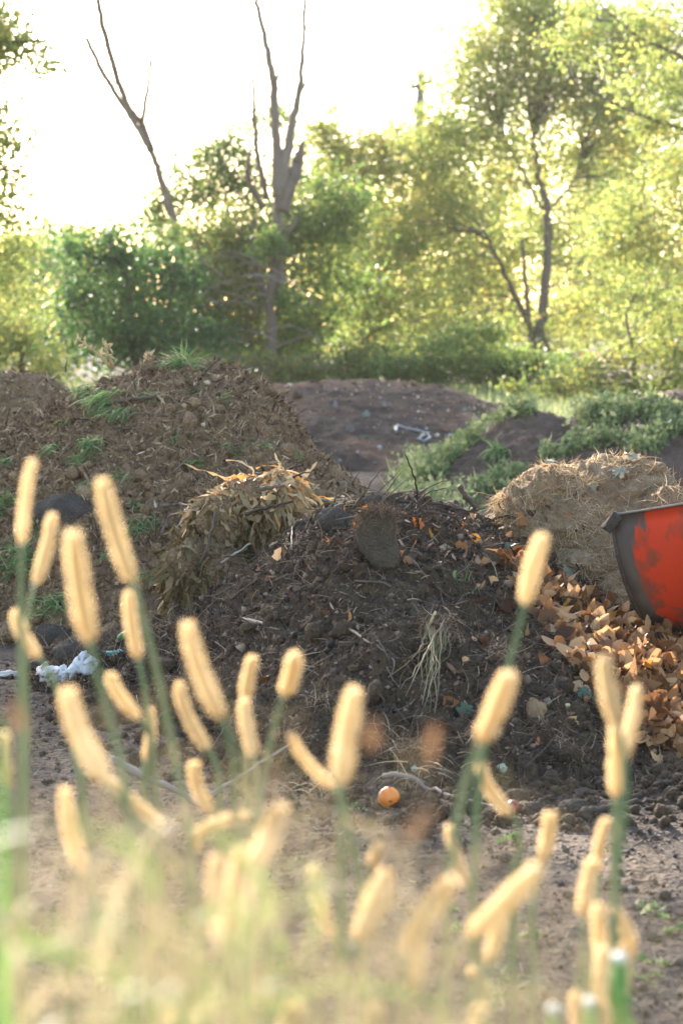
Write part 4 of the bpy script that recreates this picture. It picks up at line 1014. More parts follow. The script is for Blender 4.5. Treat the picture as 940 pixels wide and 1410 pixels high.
tuft(30, 770, 150, .16, .005, 'dense green grass patch at the left edge of the tall heap', sp_px=26, up=.2, leaves_=60)
tuft(10, 690, 70, .16, .005, 'green grass fringe at the left border above the dense patch', sp_px=16, up=.1, leaves_=16)
tuft(8, 632, 40, .14, .005, 'grass fringe at the left border high up', sp_px=12, up=.0)
tuft(60, 720, 16, .05, .005, 'broad bright green leaves behind the left foxtails', leaves_=34)
tuft(75, 828, 80, .12, .005, 'grass patch between two large foxtails at left', sp_px=18, up=-.1, leaves_=10)
tuft(25, 868, 60, .1, .003, 'dry straw-coloured tuft left of the clods', mat='straw', sp_px=16)
tuft(140, 530, 30, .10, .004, 'straw fringe on the crest left of centre', mat='straw', up=.4, sp_px=18)
tuft(15, 596, 60, .06, .007, 'sunlit pale straw strip at the left border', mat='straw', up=.3, sp_px=14)
tuft(640, 800, 8, .07, .005, 'tiny green seedling on the black slope right of the clay block', up=1, leaves_=4)
tuft(650, 812, 6, .05, .006, 'second tiny green seedling on the black slope', up=.6, leaves_=4)
tuft(450, 690, 26, .12, .004, 'yellow-green wisps on the saddle between two heaps', up=.5, sp_px=12)
tuft(425, 665, 20, .1, .006, 'pale yellow leaf blades at the foot of the tall heap right flank', mat='straw', up=-.3)
tuft(412, 680, 26, .1, .004, 'straw wisps right of the withered leaf clump', mat='straw', up=.1, sp_px=12)
tuft(480, 690, 26, .12, .003, 'dry stalk wisps on the ridge left of the upright twig', mat='straw', up=.7, sp_px=14)
tuft(683, 622, 36, .22, .018, 'blue-green arching blade tuft on the weedy heap', up=.5, spread=.6, droop=2.2, sp_px=5)
tuft(690, 1380, 20, .14, .006, 'low green grass blades on the near dirt', sp_px=8, up=.5)
for (u, v) in [(860, 1335), (880, 1345), (842, 1385), (930, 1280), (905, 1330), (700, 1160), (690, 1100), (640, 1285), (880, 1250), (500, 1120), (610, 1250), (690, 1348), (730, 1290), (905, 1260)]:
    tuft(u, v, 5, .04, .005, 'tiny weed seedling on the bare dirt in front', sp_px=5, up=.5, leaves_=12, group='weed seedlings on the bare dirt')
tuft(585, 1060, 60, .13, .003, 'straw-like wisps around the grey branch', mat='straw', sp_px=30, up=.2)
tuft(430, 1090, 50, .16, .003, 'dry brown wisps left of the tomato', mat='straw', sp_px=24, up=.3)

for k, (u, v) in enumerate([(60, 560), (95, 575), (230, 560), (310, 545), (340, 580), (240, 600), (300, 590), (170, 650), (225, 665), (130, 665), (290, 660), (400, 620), (60, 655), (150, 760), (120, 790), (200, 790)]):
    tuft(u, v, 16, random.uniform(.06, .12), .004, 'small limp wisp of half-dry grass lying on the face of the tall heap', mat=['straw', 'grassgreen'][k % 2], up=-.5, lean=random.uniform(-.8, .2), spread=.35, droop=.6, group='limp grass wisps on the tall heap')
# dead seed stalks on the crest of the left heap
for k, (x0, y0, x1, y1, x2, y2) in enumerate([(152, 505, 130, 480, 106, 466), (156, 505, 148, 485, 142, 470), (205, 500, 203, 492, 204, 486)]):
    A, Bp, E = at(x0, y0, 11.8), at(x1, y1, 11.75), at(x2, y2, 11.7); rng = np.random.default_rng(800 + k)
    t = thing('dead_stalk', ['tall pale dead seed stalk leaning left on the heap crest', 'shorter pale dead stalk right of the leaning one', 'stubby pale stalk on the crest near the grass tuft'][k], 'dead stalk', A)
    b = MB(); V, T, Q = tube(bez(A, Bp, E, 8), np.linspace(.008, .003, 8), 6); b.add(V, T, Q, rnd=.9); b.build('stem', M['straw'], t)
    pp = bez(A, Bp, E, 30)[8:] + rng.normal(0, .008, (22, 3)); V, Qd, m = ribbons(pp, rng.normal(size=pp.shape) + np.array((0, 0, .5)), .035, .01, k=3, seed=k, taper=False); b = MB(); b.add(V, Q=Qd, rnd=.7); b.build('husks', M['straw'], t)

# ---------------------------------------------------------------- weeds on the right heap (ground cover)
def cover(name, label, P, N, nf, n_l, n_b, cond, seed, size=(.03, .07), H=.12, bladeL=.2):
    rng = np.random.default_rng(seed)
    p, q = pick(P, N, nf, n_l, rng, cond); hgt = rng.random((n_l, 1)) ** 1.3 * H * (0.6 + .8 * (fbm(p, 3, 2, seed=seed)[:, None] * .5 + .5))
    b = MB(); V, T = leafquads(p + np.array((0, 0, 1.0)) * hgt + rng.normal(0, .02, p.shape), rng.uniform(*size, n_l), rng, .6); b.add(V, T=T, rnd=rep(rng.beta(2, 2.4, n_l), 4))
    if n_b:
        p, q = pick(P, N, nf, n_b, rng, cond)
        V, Qd, m = ribbons(p, rng.normal(size=p.shape) * .5 + np.array((0, 0, 1)), rng.uniform(.4, 1, n_b) * bladeL, .008, k=4, curl=.6, droop=.8, seed=seed); b.add(V, Q=Qd, rnd=rep(rng.random(n_b), m))
    tag(b.build(name, M['weed']), label, 'weeds', kind='stuff')
def reg(poly):
    poly = np.array(poly, float)
    def f(p):
        patch = np.clip(fbm(p, 2.6, 3, seed=77) * 5 + .9, .02, 1)
        u, v = proj(p); inside = np.zeros(len(u), bool); n = len(poly); j = n - 1
        for i in range(n):
            xi, yi = poly[i]; xj, yj = poly[j]
            c = ((yi > v) != (yj > v)) & (u < (xj - xi) * (v - yi) / (yj - yi + 1e-9) + xi); inside ^= c; j = i
        return inside * patch + 1e-9
    return f
cover('weed_cover', 'low green weeds spreading over the right part of the weedy heap', PG, NG, nfG + 20, 9000, 500, reg([(770, 545), (850, 565), (900, 560), (1200, 500), (1200, 600), (930, 600), (905, 625), (800, 625), (740, 640), (750, 620), (810, 600)]), 820)
cover('weed_cover', 'yellow-green weeds running up the left shoulder of the weedy heap', PG, NG, nfG + 20, 5000, 900, reg([(545, 700), (560, 640), (640, 590), (700, 545), (760, 545), (730, 575), (690, 590), (640, 620), (610, 660), (600, 700)]), 821)
cover('weed_cover', 'greyish weeds at the front foot of the weedy heap', PG, NG, nfG + 20, 2500, 500, reg([(640, 720), (650, 670), (700, 650), (740, 660), (760, 700), (740, 740)]), 822, H=.07)
rngm = (Y > 16) & (Y < 24) & (X > .2) & (X < 1.6)
gp2, gn2 = GP[rngm], GN[rngm]
for (poly, lab, nl, sd) in [([(545, 690), (555, 640), (600, 612), (650, 610), (660, 660), (640, 720), (560, 720)], 'bright yellow-green weeds on the flat at the left foot of the weedy heap', 3200, 823)]:
    rng = np.random.default_rng(sd); wgt = reg(poly)(gp2); k = rng.choice(len(gp2), nl, p=wgt / wgt.sum()); p = gp2[k] + rng.normal(0, .05, (nl, 3)) * np.array((1, 1, 0))
    b = MB(); V, T = leafquads(p + np.array((0, 0, 1)) * rng.random((nl, 1)) * .22, rng.uniform(.03, .07, nl), rng, .5); b.add(V, T=T, rnd=rep(rng.beta(3, 2, nl), 4))
    V, Qd, m = ribbons(p[:900], rng.normal(size=(900, 3)) * .4 + np.array((0, 0, 1)), rng.uniform(.12, .34, 900), .009, k=4, curl=.6, droop=.8, seed=sd); b.add(V, Q=Qd, rnd=rep(rng.random(900), m))
    tag(b.build('weed_cover', M['weed']), lab, 'weeds', kind='stuff')

# ---------------------------------------------------------------- trees
def tree(name, label, Yd, stems, blobs, mat, leaf=.10, dens=1.0, seed=0, bark='bark', cat='tree', group=None, twigs=60, depth=1.0, air=.35, gap=None, arcs=0):
    """stems: lists of (u, v, radius_m) polylines; blobs: (u, v, ru, rv, dY) crown masses"""
    rng = np.random.default_rng(seed); s = Yd / F
    base = at(stems[0][0][0], 440, Yd); base[2] = 0
    t = thing(name, label, cat, base, group)
    b = MB(); nodes = []
    for st in stems:
        pts = np.array([at(u, v, Yd + (q[0] if q else 0)) for u, v, r, *q in st]); rad = np.array([q[2] for q in st])
        n = len(pts); tt = np.linspace(0, n - 1, (n - 1) * 6 + 1)
        rs = np.stack([np.interp(tt, np.arange(n), pts[:, k]) for k in range(3)], -1)
        for _ in range(2): rs[1:-1] = (rs[:-2] + 2 * rs[1:-1] + rs[2:]) / 4
        rr = np.interp(tt, np.arange(n), rad); rs = wob(rs, float(np.mean(rad)) * .3, rng)
        V, T, Q = tube(rs, rr, 7); b.add(V, T, Q, rnd=rng.random()); nodes.append(rs)
    nodes = np.concatenate(nodes)
    P_, clumps = [], []
    for (u, v, ru, rv, dY) in blobs:
        c = at(u, v, Yd + dY); R = np.array((ru * s, max(ru, rv) * s * depth * .8, rv * s))
        ncl = max(8, int(ru * rv / 95))
        d = nrm(rng.normal(size=(ncl, 3))) * (rng.random((ncl, 1)) ** (1 / 2.2)) * (1 + .22 * rng.normal(size=(ncl, 1)))
        cc_ = c + d * R
        cc_[:, 2] = np.maximum(cc_[:, 2], .1)
        clumps.append(cc_)
        area = PI * R[0] * R[2]
        n = int(area / (leaf * leaf * .26) * 3.6 * dens)
        w = rng.gamma(1.0, 1, ncl); k = rng.choice(ncl, n, p=w / w.sum())
        cs = rng.uniform(.7, 1.5, ncl)[k][:, None] * min(min(R[0], R[2]) * .22, .26) + leaf * .6
        pp = cc_[k] + rng.normal(size=(n, 3)) * cs * np.array((1.15, 1, .75))
        pp = pp[pp[:, 2] > 0.02]
        P_.append(pp)
    clumps = np.concatenate(clumps)
    if twigs:
        for c in clumps[rng.choice(len(clumps), min(twigs, len(clumps)), replace=False)]:
            low = nodes[nodes[:, 2] < c[2] + .3]
            if not len(low): low = nodes
            q = low[np.argmin(np.linalg.norm(low - c, axis=1) + rng.random(len(low)) * .8)]
            L = np.linalg.norm(c - q)
            if L > 2.6: continue
            r0 = min(.02, .006 + L * .008)
            V, T, Q = tube(wob(bez(q, (q + c) / 2 + np.array((0, 0, .12 * L)), c, 7), L * .02, rng), np.linspace(r0, .006, 7), 5, caps=False); b.add(V, T, Q, rnd=rng.random())
    for _ in range(arcs):
        u0, v0 = rng.uniform(240, 400), rng.uniform(360, 520); p0 = at(u0, v0, Yd - rng.uniform(.9, 1.4)); L = rng.uniform(.5, 1.6); dx = rng.choice([-1, 1])
        p2 = p0 + np.array((dx * L, rng.normal(0, .2), rng.uniform(-.5, .4) * L)); p1 = (p0 + p2) / 2 + np.array((0, 0, L * rng.uniform(.15, .45)))
        V, T, Q = tube(wob(bez(p0, p1, p2, 12), .015, rng), np.linspace(.018, .009, 12), 5, caps=False); b.add(V, T, Q, rnd=1)
    b.build('trunk', M[bark], t, smooth=True)
    pp = np.concatenate(P_)
    if gap is not None:
        for lc, lr in gap: dv_ = pp - lc; dv_ = dv_ - (dv_ @ SUNV)[:, None] * SUNV; pp = pp[(np.abs(dv_ / lr) ** 2).sum(1) > 1]  # leaves cleared along sun rays so that light reaches chosen spots
    V, T = leafquads(pp, rng.uniform(.65, 1.25, len(pp)) * leaf, rng, .58)
    tone = np.clip(rng.beta(2, 2.6, len(pp)) + .22 * fbm(pp, 1.2, 2, seed=seed), 0, 1)
    b = MB(); b.add(V, T=T, rnd=rep(tone, 4)); b.build('crown', M[mat], t)
    return t

SUN_EL, SUN_AZ = math.radians(24), math.radians(-21)     # azimuth measured from +Y towards +X
SUNV = np.array((math.sin(SUN_AZ) * math.cos(SUN_EL), math.cos(SUN_AZ) * math.cos(SUN_EL), math.sin(SUN_EL)))
# far pale wood at the left
for k, (u, v, ru, rv, lab) in enumerate([(20, 400, 95, 70, 'hazy far tree at the left edge'), (105, 385, 60, 75, 'hazy far tree left of the dark bush, lower crown'), (150, 370, 60, 80, 'hazy far tree directly behind the dark bush'), (60, 350, 60, 50, 'hazy far tree crown filling the gap under the open sky')]):
    tree('far_tree', lab, 95 + 4 * k, [[(u, 510, .2), (u + 5, v, .1)]], [(u, v, ru, rv, 0), (u + 15, v + 75, ru, 60, 0), (u - 20, v + 110, ru, 50, 0)], ['leaf_mid', 'leaf_yellow', 'leaf_mid', 'leaf_mid'][k], leaf=.22, dens=1.0, seed=900 + k, twigs=14, cat='tree', group='hazy trees far behind')
for k, (u, v, ru, rv, lab) in enumerate([(500, 330, 90, 100, 'hazy far tree behind the dead vine-covered trunk'), (640, 300, 100, 120, 'hazy far tree behind the utility pole'), (850, 300, 120, 160, 'hazy far tree behind the right trees'), (330, 380, 100, 80, 'hazy far tree behind the brownish thicket')]):
    tree('far_tree', lab, 88 + 3 * k, [[(u, 510, .2), (u + 5, v, .1)]], [(u, v, ru, rv, 0), (u, v + 110, ru * 1.1, 70, 0)], 'leaf_yellow' if k != 3 else 'leaf_mid', leaf=.22, dens=1.1, seed=910 + k, twigs=14, group='hazy trees far behind')
# tall tree at the left whose limbs overhang the frame
tree('overhanging_tree', 'tall sunlit tree at the left edge whose branches hang into the sky', 27,
     [[(-390, 590, .22), (-370, 300, .18), (-330, 0, .14), (-300, -300, .09)], [(-365, 240, .1), (-200, 120, .06), (-40, 60, .03), (70, 55, .01)], [(-370, 330, .09), (-200, 260, .05), (-40, 230, .03), (30, 235, .01)], [(-350, 100, .09), (-200, -80, .05), (-60, -60, .02)], [(-340, 60, .1), (-420, -250, .07), (-480, -520, .04)]],
     [(15, 60, 55, 30, 0), (25, 75, 45, 25, .2), (60, 92, 40, 10, .3), (10, 20, 55, 30, -.3), (0, 40, 50, 40, .4), (5, 90, 36, 20, .4), (-60, 60, 70, 50, 0), (12, 195, 28, 34, 0), (0, 215, 34, 50, .3), (-20, 150, 36, 60, 0), (14, 255, 30, 34, 0), (5, 300, 36, 40, 0), (-60, 260, 60, 60, 0), (-5, 350, 40, 50, 0), (-30, 440, 60, 60, 0),
      (-200, -60, 190, 160, 0), (-390, -160, 220, 180, 0), (-330, -360, 230, 170, 0), (-170, 160, 120, 100, 0), (-480, 60, 160, 140, 0), (-520, -330, 160, 160, 1.0), (-560, -560, 220, 170, 0), (-380, -600, 200, 150, 0), (-700, -420, 180, 200, 0), (-640, -760, 150, 90, 0), (-440, -780, 140, 80, 0), (-230, -520, 130, 130, 0)], 'leaf_yellow', leaf=.085, dens=.42, seed=930, twigs=160, gap=[(np.array((.95, 6.05, 0)), np.array((.55, .4, .28))), (np.array((1.0, 9.4, .85)), np.array((.85, .7, .38))), (np.array((-.28, 9.2, .75)), np.array((.28, .2, .2))), (np.array((1.2, 9.1, .75)), np.array((.4, .4, .3)))])  # crown masses out of view added to shade the dirt and heaps
tree('overhanging_tree', 'taller tree farther back at the left edge whose yellow leaves drop below the open sky', 40,
     [[(-300, 560, .25), (-290, 200, .2), (-280, -150, .14), (-270, -420, .08)], [(-292, 250, .08), (-150, 300, .05), (10, 350, .02)]],
     [(-50, -185, 130, 110, 0), (-130, -160, 130, 100, 0), (-10, -100, 60, 50, 0), (-260, -250, 180, 150, 0), (-150, -380, 150, 120, 0), (-330, -420, 150, 150, 0), (-250, -60, 170, 120, 0), (-180, 140, 110, 110, 0), (-60, 330, 70, 60, 0), (10, 370, 40, 60, 0), (-20, 430, 60, 60, 0), (20, 335, 30, 30, 0)], 'leaf_yellow', leaf=.09, dens=.55, seed=931, twigs=90)  # high crown out of view added to shade the far soil heap
tree('shrub', 'small yellow-green shrub at the lower left edge above the rear heap', 36, [[(30, 520, .05), (30, 440, .02)]], [(20, 470, 44, 50, 0), (60, 500, 40, 36, 0), (-30, 480, 50, 70, 0)], 'leaf_yellow', leaf=.075, dens=.9, seed=935, twigs=30, cat='shrub')
tree('dark_bush', 'dark green bush behind the tall left heap', 42, [[(190, 528, .09), (180, 430, .06), (170, 360, .03)], [(195, 525, .07), (230, 440, .04), (240, 370, .02)]],
     [(170, 400, 78, 74, 0), (120, 465, 60, 60, 0), (200, 470, 80, 64, 0), (215, 370, 60, 50, .4), (265, 480, 60, 56, 0), (110, 370, 34, 44, 0), (160, 335, 50, 30, 0)], 'leaf_dark', leaf=.115, dens=.85, seed=940, twigs=50, cat='bush')
tree('brownish_thicket', 'brownish green thicket with grey bare twigs in front of the dead trunk', 44, [[(330, 530, .08), (300, 420, .05), (270, 340, .02)], [(345, 530, .07), (340, 420, .04), (330, 330, .02)], [(310, 530, .05), (250, 450, .03), (215, 400, .015)]],
     [(285, 400, 76, 66, 0), (330, 470, 76, 60, 0), (345, 370, 56, 66, 0), (260, 470, 60, 56, 0), (390, 440, 50, 70, 0), (300, 330, 56, 44, 0), (400, 500, 60, 40, 0)], 'leaf_brown', leaf=.10, dens=.75, seed=945, twigs=120, bark='deadbark', cat='thicket', arcs=26)
tree('leafy_sapling', 'thin yellowish sapling with sparse leaves reaching up left of the dead trunk', 47, [[(330, 520, .05), (325, 380, .035), (310, 260, .02), (300, 200, .01)], [(326, 350, .02), (280, 270, .01), (230, 220, .006)]],
     [(330, 190, 44, 56, 0), (300, 230, 40, 40, 0), (400, 230, 40, 50, .4), (290, 250, 52, 52, 0), (250, 330, 50, 40, 0), (230, 270, 44, 44, 0), (345, 270, 40, 60, 0), (375, 160, 26, 34, 0), (200, 300, 34, 30, 0), (330, 320, 60, 40, 0)], 'leaf_mid', leaf=.085, dens=.6, seed=950, twigs=110)
tree('vine_bush', 'green climbing vine mass around the base of the dead trunk', 45, [[(385, 530, .05), (380, 400, .03), (390, 300, .015)]],
     [(372, 330, 20, 36, -2.2), (395, 420, 14, 20, -2.2), (380, 330, 40, 52, 0), (420, 310, 46, 50, 0), (450, 370, 60, 60, 0), (430, 450, 60, 60, 0), (470, 290, 46, 60, 0)], 'leaf_mid', leaf=.11, dens=.85, seed=955, twigs=40, cat='bush')
tree('yellow_tree', 'dense yellow-green tree in the middle left of the utility pole', 52, [[(500, 525, .12), (505, 400, .09), (500, 260, .05), (495, 190, .02)], [(500, 420, .05), (560, 320, .03), (600, 250, .015)]],
     [(480, 205, 58, 54, 0), (445, 185, 34, 34, 0), (535, 195, 50, 40, 0), (590, 190, 40, 40, .4), (540, 225, 64, 64, 0), (450, 190, 24, 22, 0), (440, 330, 50, 60, 0), (450, 250, 48, 48, 0), (510, 300, 70, 60, 0), (590, 290, 60, 80, 0), (560, 380, 76, 66, 0), (490, 400, 70, 60, 0), (500, 470, 80, 60, 0), (600, 460, 80, 70, 0)], 'leaf_yellow', leaf=.11, dens=.62, seed=960, twigs=110)
tree('tall_tree', 'tall airy yellow-green tree with forked dark trunk on the right', 50,
     [[(742, 545, .13), (738, 470, .11), (752, 400, .10), (754, 290, .085), (738, 220, .05), (730, 170, .02)], [(753, 300, .04), (700, 200, .025), (684, 165, .01)], [(740, 470, .07), (700, 390, .05), (668, 320, .03)], [(738, 520, .06), (727, 430, .05), (718, 330, .03)], [(754, 290, .03), (790, 250, .02), (800, 215, .01)], [(770, 545, .06), (752, 470, .05), (740, 440, .03)]],
     [(690, 60, 70, 56, 0), (760, 40, 90, 60, 0), (640, 120, 62, 50, 0), (700, 150, 80, 60, 0), (790, 130, 90, 66, .5), (620, 190, 54, 46, 0), (670, 240, 76, 60, .5), (760, 220, 84, 60, .8), (840, 60, 80, 60, 0), (850, 190, 80, 66, 0), (680, 340, 80, 60, .8), (790, 330, 84, 66, 1.0), (640, 400, 66, 60, .5), (710, 460, 80, 60, .8), (600, 150, 34, 30, 0), (590, 210, 50, 40, .4), (850, 120, 90, 60, .5), (900, 60, 70, 60, .8), (720, 100, 90, 60, .6), (620, 280, 70, 60, .8), (560, 320, 50, 50, 1), (880, 250, 70, 80, .8), (730, 0, 90, 40, 0), (820, 10, 90, 50, .3), (725, 285, 40, 34, 1.5), (870, 60, 80, 60, 1.2), (930, 130, 60, 60, 1.4), (940, 20, 60, 50, 1.2), (850, 380, 60, 50, 1.2), (660, 80, 60, 50, .5), (760, 60, 80, 60, 1.0), (810, 440, 70, 60, .8), (700, 10, 60, 30, 0)], 'leaf_yellow', leaf=.105, dens=.52, seed=970, twigs=240)
tree('edge_tree', 'tree beyond the right edge sending dark branches into the picture', 38,
     [[(1200, 560, .16), (1180, 350, .13), (1150, 100, .09), (1130, -200, .05)], [(1170, 260, .06), (1050, 215, .05), (940, 178, .035), (860, 150, .022), (790, 112, .01)], [(1160, 150, .06), (1050, 115, .05), (940, 78, .03), (880, 52, .02), (825, 5, .01)], [(1175, 360, .04), (1040, 310, .03), (940, 286, .02), (880, 310, .008)], [(1165, 180, .03), (940, 128, .012), (870, 126, .006)]],
     [(880, 30, 56, 30, 0), (905, 110, 60, 50, .5), (920, 160, 50, 40, 0), (850, 330, 60, 60, .5), (920, 450, 70, 60, .5), (800, 60, 50, 40, .4), (820, 20, 40, 26, 0), (930, 230, 50, 40, 0), (900, 330, 60, 60, 0), (960, 400, 70, 80, 0), (1000, 150, 60, 60, 0), (1050, 0, 110, 90, 0), (1100, 250, 110, 120, 0), (940, 300, 50, 60, 0), (900, 180, 40, 24, 0), (860, 270, 40, 26, 0)], 'leaf_yellow', leaf=.085, dens=.5, seed=980, twigs=170)
tree('autumn_shrub', 'shrub with yellow and orange leaves at the right above the weedy heap', 33, [[(880, 560, .05), (870, 480, .03), (860, 430, .01)], [(900, 560, .04), (930, 480, .02)]],
     [(850, 500, 70, 40, 0), (930, 480, 50, 60, 0), (790, 525, 66, 26, 0), (960, 520, 60, 40, 0), (880, 530, 60, 30, 0), (900, 400, 36, 34, 0), (740, 530, 50, 22, 0)], 'leaf_orange', leaf=.07, dens=.5, seed=985, twigs=60, cat='shrub')
tree('low_shrub', 'low mid-green shrub below the tall right tree', 40, [[(700, 545, .05), (700, 500, .02)]], [(690, 510, 76, 40, 0), (600, 515, 70, 34, 0), (750, 520, 60, 34, 0), (530, 515, 60, 30, 0), (640, 480, 50, 40, 0)], 'leaf_mid', leaf=.09, dens=1.0, seed=990, twigs=40, cat='shrub')
tree('low_shrub', 'low dull green shrub at the foot of the brownish thicket', 40, [[(400, 545, .05), (400, 500, .02)]], [(380, 520, 60, 30, 0), (440, 520, 60, 30, 0), (480, 500, 50, 36, 0), (300, 510, 70, 34, 0)], 'leaf_brown', leaf=.09, dens=1.0, seed=992, twigs=40, cat='shrub')

# dead trees
def dead(name, label, Yd, stems, seed):
    rng = np.random.default_rng(seed); base = at(stems[0][0][0], 440, Yd); base[2] = 0
    t = thing(name, label, 'dead tree', base)
    for si, st in enumerate(stems):
        pts = np.array([at(u, v, Yd) for u, v, r in st]); rad = np.array([q[2] for q in st]); n = len(pts); tt = np.linspace(0, n - 1, (n - 1) * 7 + 1)
        rs = np.stack([np.interp(tt, np.arange(n), pts[:, k]) for k in range(3)], -1); rs[1:-1] = (rs[:-2] + 2 * rs[1:-1] + rs[2:]) / 4
        rr = np.interp(tt, np.arange(n), rad) * ((1.15 if seed > 1005 else 1.7) if si else .85); b = MB(); rs = wob(rs, float(np.mean(rad)) * .22, rng); rs[:, 1] += np.linspace(0, rng.uniform(-.6, .6), len(rs)) * (si > 0)
        V, T, Q = tube(rs, rr, 8); b.add(V, T, Q, rnd=rng.random())
        for k in range(int(len(rs) * .5)):
            q = rs[rng.integers(len(rs) // 3, len(rs))]; L = rng.uniform(.15, .6)
            e = q + np.array((rng.normal(0, .5), rng.normal(0, .4), rng.uniform(.3, 1))) * L
            V, T, Q = tube(wob(bez(q, (q + e) / 2 + rng.normal(0, .04, 3), e, 6), .01, rng), np.linspace(.012, .004, 6), 5); b.add(V, T, Q, rnd=rng.random())
        b.build('trunk' if si == 0 else 'limb', M['deadbark'], t, smooth=True)
    return t
dead('dead_tree', 'bare slender dead tree leaning left against the white sky', 46, [[(262, 520, .12), (250, 400, .11), (240, 310, .10), (222, 245, .085), (208, 208, .07)], [(208, 208, .05), (195, 168, .04), (178, 150, .035), (160, 105, .036), (140, 30, .034), (132, -10, .03)], [(208, 208, .035), (180, 160, .03), (145, 105, .032), (122, 55, .026)], [(196, 168, .03), (204, 120, .024), (208, 78, .018)], [(210, 190, .018), (222, 165, .008)]], 1000)
dead('dead_tree', 'bare forked dead tree with a broken stub rising from the vines', 43.2, [[(374, 535, .12), (371, 430, .105), (381, 330, .10), (384, 262, .09)],
     [(384, 270, .11), (380, 200, .08), (378, 120, .07), (366, 60, .05), (352, 0, .04), (346, -30, .03)], [(386, 262, .10), (398, 190, .075), (414, 120, .05), (418, 50, .035), (420, -20, .03)], [(386, 290, .12), (400, 250, .11), (408, 225, .10), (417, 194, .035)], [(368, 275, .05), (354, 210, .04), (348, 110, .03), (346, 50, .015)], [(412, 128, .025), (428, 105, .018), (440, 80, .008)], [(380, 112, .03), (392, 75, .02), (404, 38, .01)], [(384, 420, .05), (388, 340, .04), (410, 300, .02)], [(372, 430, .06), (345, 350, .04), (352, 300, .015)], [(362, 285, .05), (342, 250, .045), (344, 215, .03)]], 1010)
# utility pole
pb = at(566, 440, 75); pt_ = at(580, 96, 75); 
t = thing('utility_pole', 'grey wooden utility pole with a crossarm rising behind the trees', 'utility pole', (pb[0], 75, 0))
M['pole'] = m_simple('weathered_pole', (.16, .14, .13), .9)
b = MB(); V, T, Q = tube([(pb[0], 75, 0), tuple((pt_ + np.array((pb[0], 75, 0))) / 2), tuple(pt_)], [.2, .17, .13], 12); b.add(V, T, Q, rnd=.5); b.build('pole', M['pole'], t)
b = MB(); A = at(564, 121, 74.8); E = at(594, 111, 74.8); V, T, Q = boxm((A + E) / 2, nrm(E - A), np.array((0, 1., 0)), np.array((0, 0, 1.)), np.linalg.norm(E - A) * 1.0, .12, .14); b.add(V, T, Q, rnd=.5); b.build('crossarm', M['pole'], t)
for u in (567, 591):
    q = at(u, 121 - (u - 564) * .33 - 3, 74.8); V, T, Q = tube([q, q + np.array((0, 0, .12)), q + np.array((0, 0, .22))], [.05, .07, .03], 8); b = MB(); b.add(V, T, Q, rnd=.5); b.build('insulator', M['pole'], t)

# understorey grass on the far field
rng = np.random.default_rng(1020); n = 26000
p = np.stack([rng.uniform(-14, 16, n), rng.uniform(27, 44, n), np.zeros(n)], -1)
V, Qd, m = ribbons(p, rng.normal(size=p.shape) * .35 + np.array((0, 0, 1)), rng.uniform(.15, .45, n), .02, k=3, curl=.4, seed=3)
b = MB(); b.add(V, Q=Qd, rnd=rep(rng.random(n), m)); tag(b.build('field_grass', M['weed']), 'rough grass growing between the far heap and the trees', 'grass', kind='stuff')

